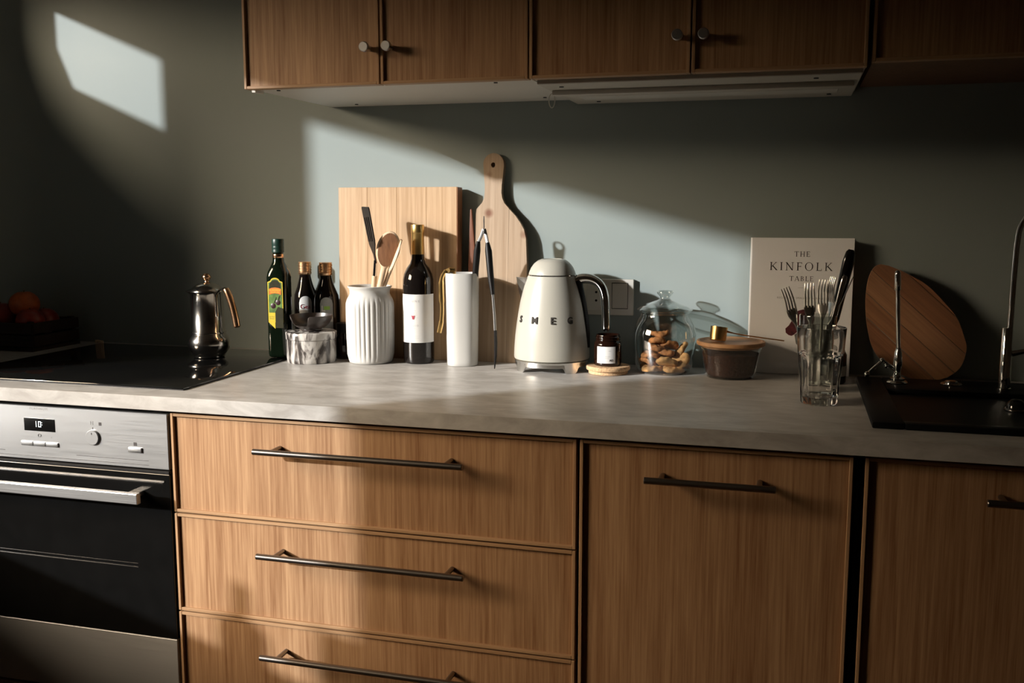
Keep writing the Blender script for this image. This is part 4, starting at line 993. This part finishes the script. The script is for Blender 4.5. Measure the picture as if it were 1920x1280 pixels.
# ---- round acacia board of slanting staves
ab = thing('round_board', 'dark oval wooden board of slanting staves leaning behind the sink tap', 'cutting board', at(1.396, -.0520, .1155), (radians(-3.5), 0, 0))
og = []
ctrl = [(-.063, .122), (-.030, .108), (.014, .082), (.050, .045), (.073, .016), (.088, -.022), (.093, -.043), (.088, -.072), (.074, -.094), (.046, -.110), (.010, -.1125), (-.020, -.107), (-.056, -.088), (-.083, -.058), (-.097, -.018), (-.104, .030), (-.104, .075), (-.097, .108), (-.083, .124)]
og = [(p.x, p.y) for p in bez([Vector((a, b_, 0)) for a, b_ in ctrl + ctrl[:1]], 4)][:-1]
th = radians(42)         # staves run down to the right
def rotp(p, s): return (p[0]*cos(s) - p[1]*sin(s), p[0]*sin(s) + p[1]*cos(s))
rp = [rotp(p, th - pi/2 + pi) for p in og]          # grain along local z
xs = [-1, -.062, -.020, .022, .058, 1]
back = -(th - pi/2 + pi)
for i in range(len(xs)-1):
    q = clip(clip(rp, xs[i]+.0005, False), xs[i+1]-.0005, True)
    if len(q) < 3: continue
    MB().prism(q, .0003*(i % 2), .016).build('stave', MT['acacia'][(i*2) % 3], ab, 0, None, (0, -back, 0))

# ---- slim filter tap
ft = thing('filter_tap', 'slim chrome filter tap with side lever in front of the round board', 'tap', at(1.3490, -.1600, .0112))
MB().lathe([(0, 0), (.019, 0), (.020, .002), (.018, .005), (.0145, .006), (.0145, .010), (.0115, .012), (.009, .013), (.0065, .020), (.0065, .026), (.0085, .034), (.0088, .042), (.0075, .062), (.0058, .066), (.0055, .070)], 32).build('tap_base', 'chrome', ft, 50)
MB().tube([(0, 0, .066), (-.004, 0, .13), (-.0072, 0, .188)], .0043, 14).build('tap_stem', 'chrome', ft)
MB().tube([(-.0072, 0, .184), (-.0073, 0, .186), (-.0085, 0, .214), (-.0090, 0, .220), (-.0092, 0, .2235)], [.0050, .0062, .0060, .0055, .003], 14).build('tap_outlet', 'chrome', ft)
lv = MB().tube([(-.005, 0, .028), (-.018, -.002, .037), (-.028, -.004, .046), (-.040, -.006, .034), (-.056, -.008, .018)], [.003, .0035, .0035, .0035, .003], 10)
for p, r in (((-.021, -.003, .034), .0052), ((-.0295, -.004, .0455), .0050), ((-.0575, -.008, .0165), .0058)):
    lv.lathe([(r*sin(pi*k/8), -r*cos(pi*k/8)) for k in range(9)], 14, M=Matrix.Translation(p))
lv.build('tap_lever', 'chrome', ft, 60)
# ---- main faucet
fc = thing('kitchen_faucet', 'tall curved chrome kitchen faucet at the right edge by the sink', 'faucet', at(1.5390, -.1800, .0112))
MB().lathe([(0, 0), (.0125, 0), (.0125, .003), (.0105, .004), (.0105, .118), (.0095, .1195), (0, .1195)], 32).build('faucet_body', 'chrome', fc, 50)
gp = bez([(.004, 0, .115), (.0045, 0, .20), (.006, -.002, .28), (.012, -.006, .318), (.035, -.022, .352), (.072, -.046, .358), (.104, -.068, .335), (.115, -.076, .295), (.116, -.077, .25)], 6)
MB().tube(gp, .0058, 14).build('faucet_spout', 'chrome', fc)
MB().tube([(.010, 0, .07), (.03, .0, .075), (.06, .0, .085)], [.006, .005, .004], 12).build('faucet_lever', 'chrome', fc)
# ---- sink button and strainer
pk = thing('pop_up_knob', 'low round chrome knob on the sink ledge before the round board', 'knob', at(1.4500, -.1500, .0112))
MB().lathe([(0, 0), (.019, 0), (.020, .0015), (.0185, .003), (.012, .0035), (.012, .006), (.010, .008), (0, .0085)], 36).build('knob_cap', 'chrome', pk, 40)
st_ = thing('sink_strainer', 'round black strainer plug with chrome ring on the drainer', 'strainer', at(1.528, -.348, .001), (radians(0), 0, 0))
MB().lathe([(0, 0), (.018, 0), (.0195, .002), (.0195, .0045), (.0175, .006), (.016, .006)], 36).build('ring', 'chrome', st_, 40)
MB().lathe([(.0165, .004), (.0160, .010), (.013, .017), (.008, .021), (0, .0225)], 36).build('dome', 'blackgloss', st_, 50)

# ---- fruit crate in the dark corner
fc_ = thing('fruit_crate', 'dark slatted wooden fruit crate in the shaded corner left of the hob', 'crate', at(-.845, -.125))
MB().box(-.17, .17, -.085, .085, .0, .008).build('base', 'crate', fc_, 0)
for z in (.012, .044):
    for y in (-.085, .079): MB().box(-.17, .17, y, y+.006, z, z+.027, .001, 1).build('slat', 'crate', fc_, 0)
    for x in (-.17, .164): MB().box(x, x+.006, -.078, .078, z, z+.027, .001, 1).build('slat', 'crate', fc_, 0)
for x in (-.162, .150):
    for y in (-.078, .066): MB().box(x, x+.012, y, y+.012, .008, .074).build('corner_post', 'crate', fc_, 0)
def fruit(x, y, z, r, mat, lab, cat):
    e = thing(cat, lab, cat, at(x, y, z))
    MB().lathe([(r*sin(pi*k/16)*(1+.03*sin(pi*k/16)), -r*cos(pi*k/16)*.94 - (.12*r*max(0, 1-k/2.0) * -1) - (.10*r*max(0, 1-(16-k)/2.0))) for k in range(17)], 32).build('skin', mat, e, 70)
    MB().tube([(0, 0, r*.80), (.001, 0, r*.98)], .0015, 6).build('stem', 'walnut', e)
fruit(-.755, -.140, .112, .036, 'fruit', 'orange lying on top of the fruit in the dark crate', 'orange')
fruit(-.822, -.150, .078, .040, 'apple', 'large red apple at the left end of the dark crate', 'apple')
fruit(-.722, -.160, .072, .034, 'apple', 'shiny red apple nearest the hob in the dark crate', 'apple')
fruit(-.745, -.085, .064, .036, 'apple', 'red apple at the back of the dark crate', 'apple')
pg = thing('wooden_peg', 'small pale wooden peg lying behind the back left corner of the hob', 'peg', at(-.622, -.030), (0, 0, radians(-28)))
for s_ in (0, 1): MB().box(-.018, .018, -.004+.0045*s_, -.0004+.0045*s_, 0, .009, .0012, 2).build('peg_half', 'lightwood', pg, 0)
MB().tube([(-.002, -.006, .004), (-.002, .006, .004)], .0012, 8).build('spring', 'steel', pg)
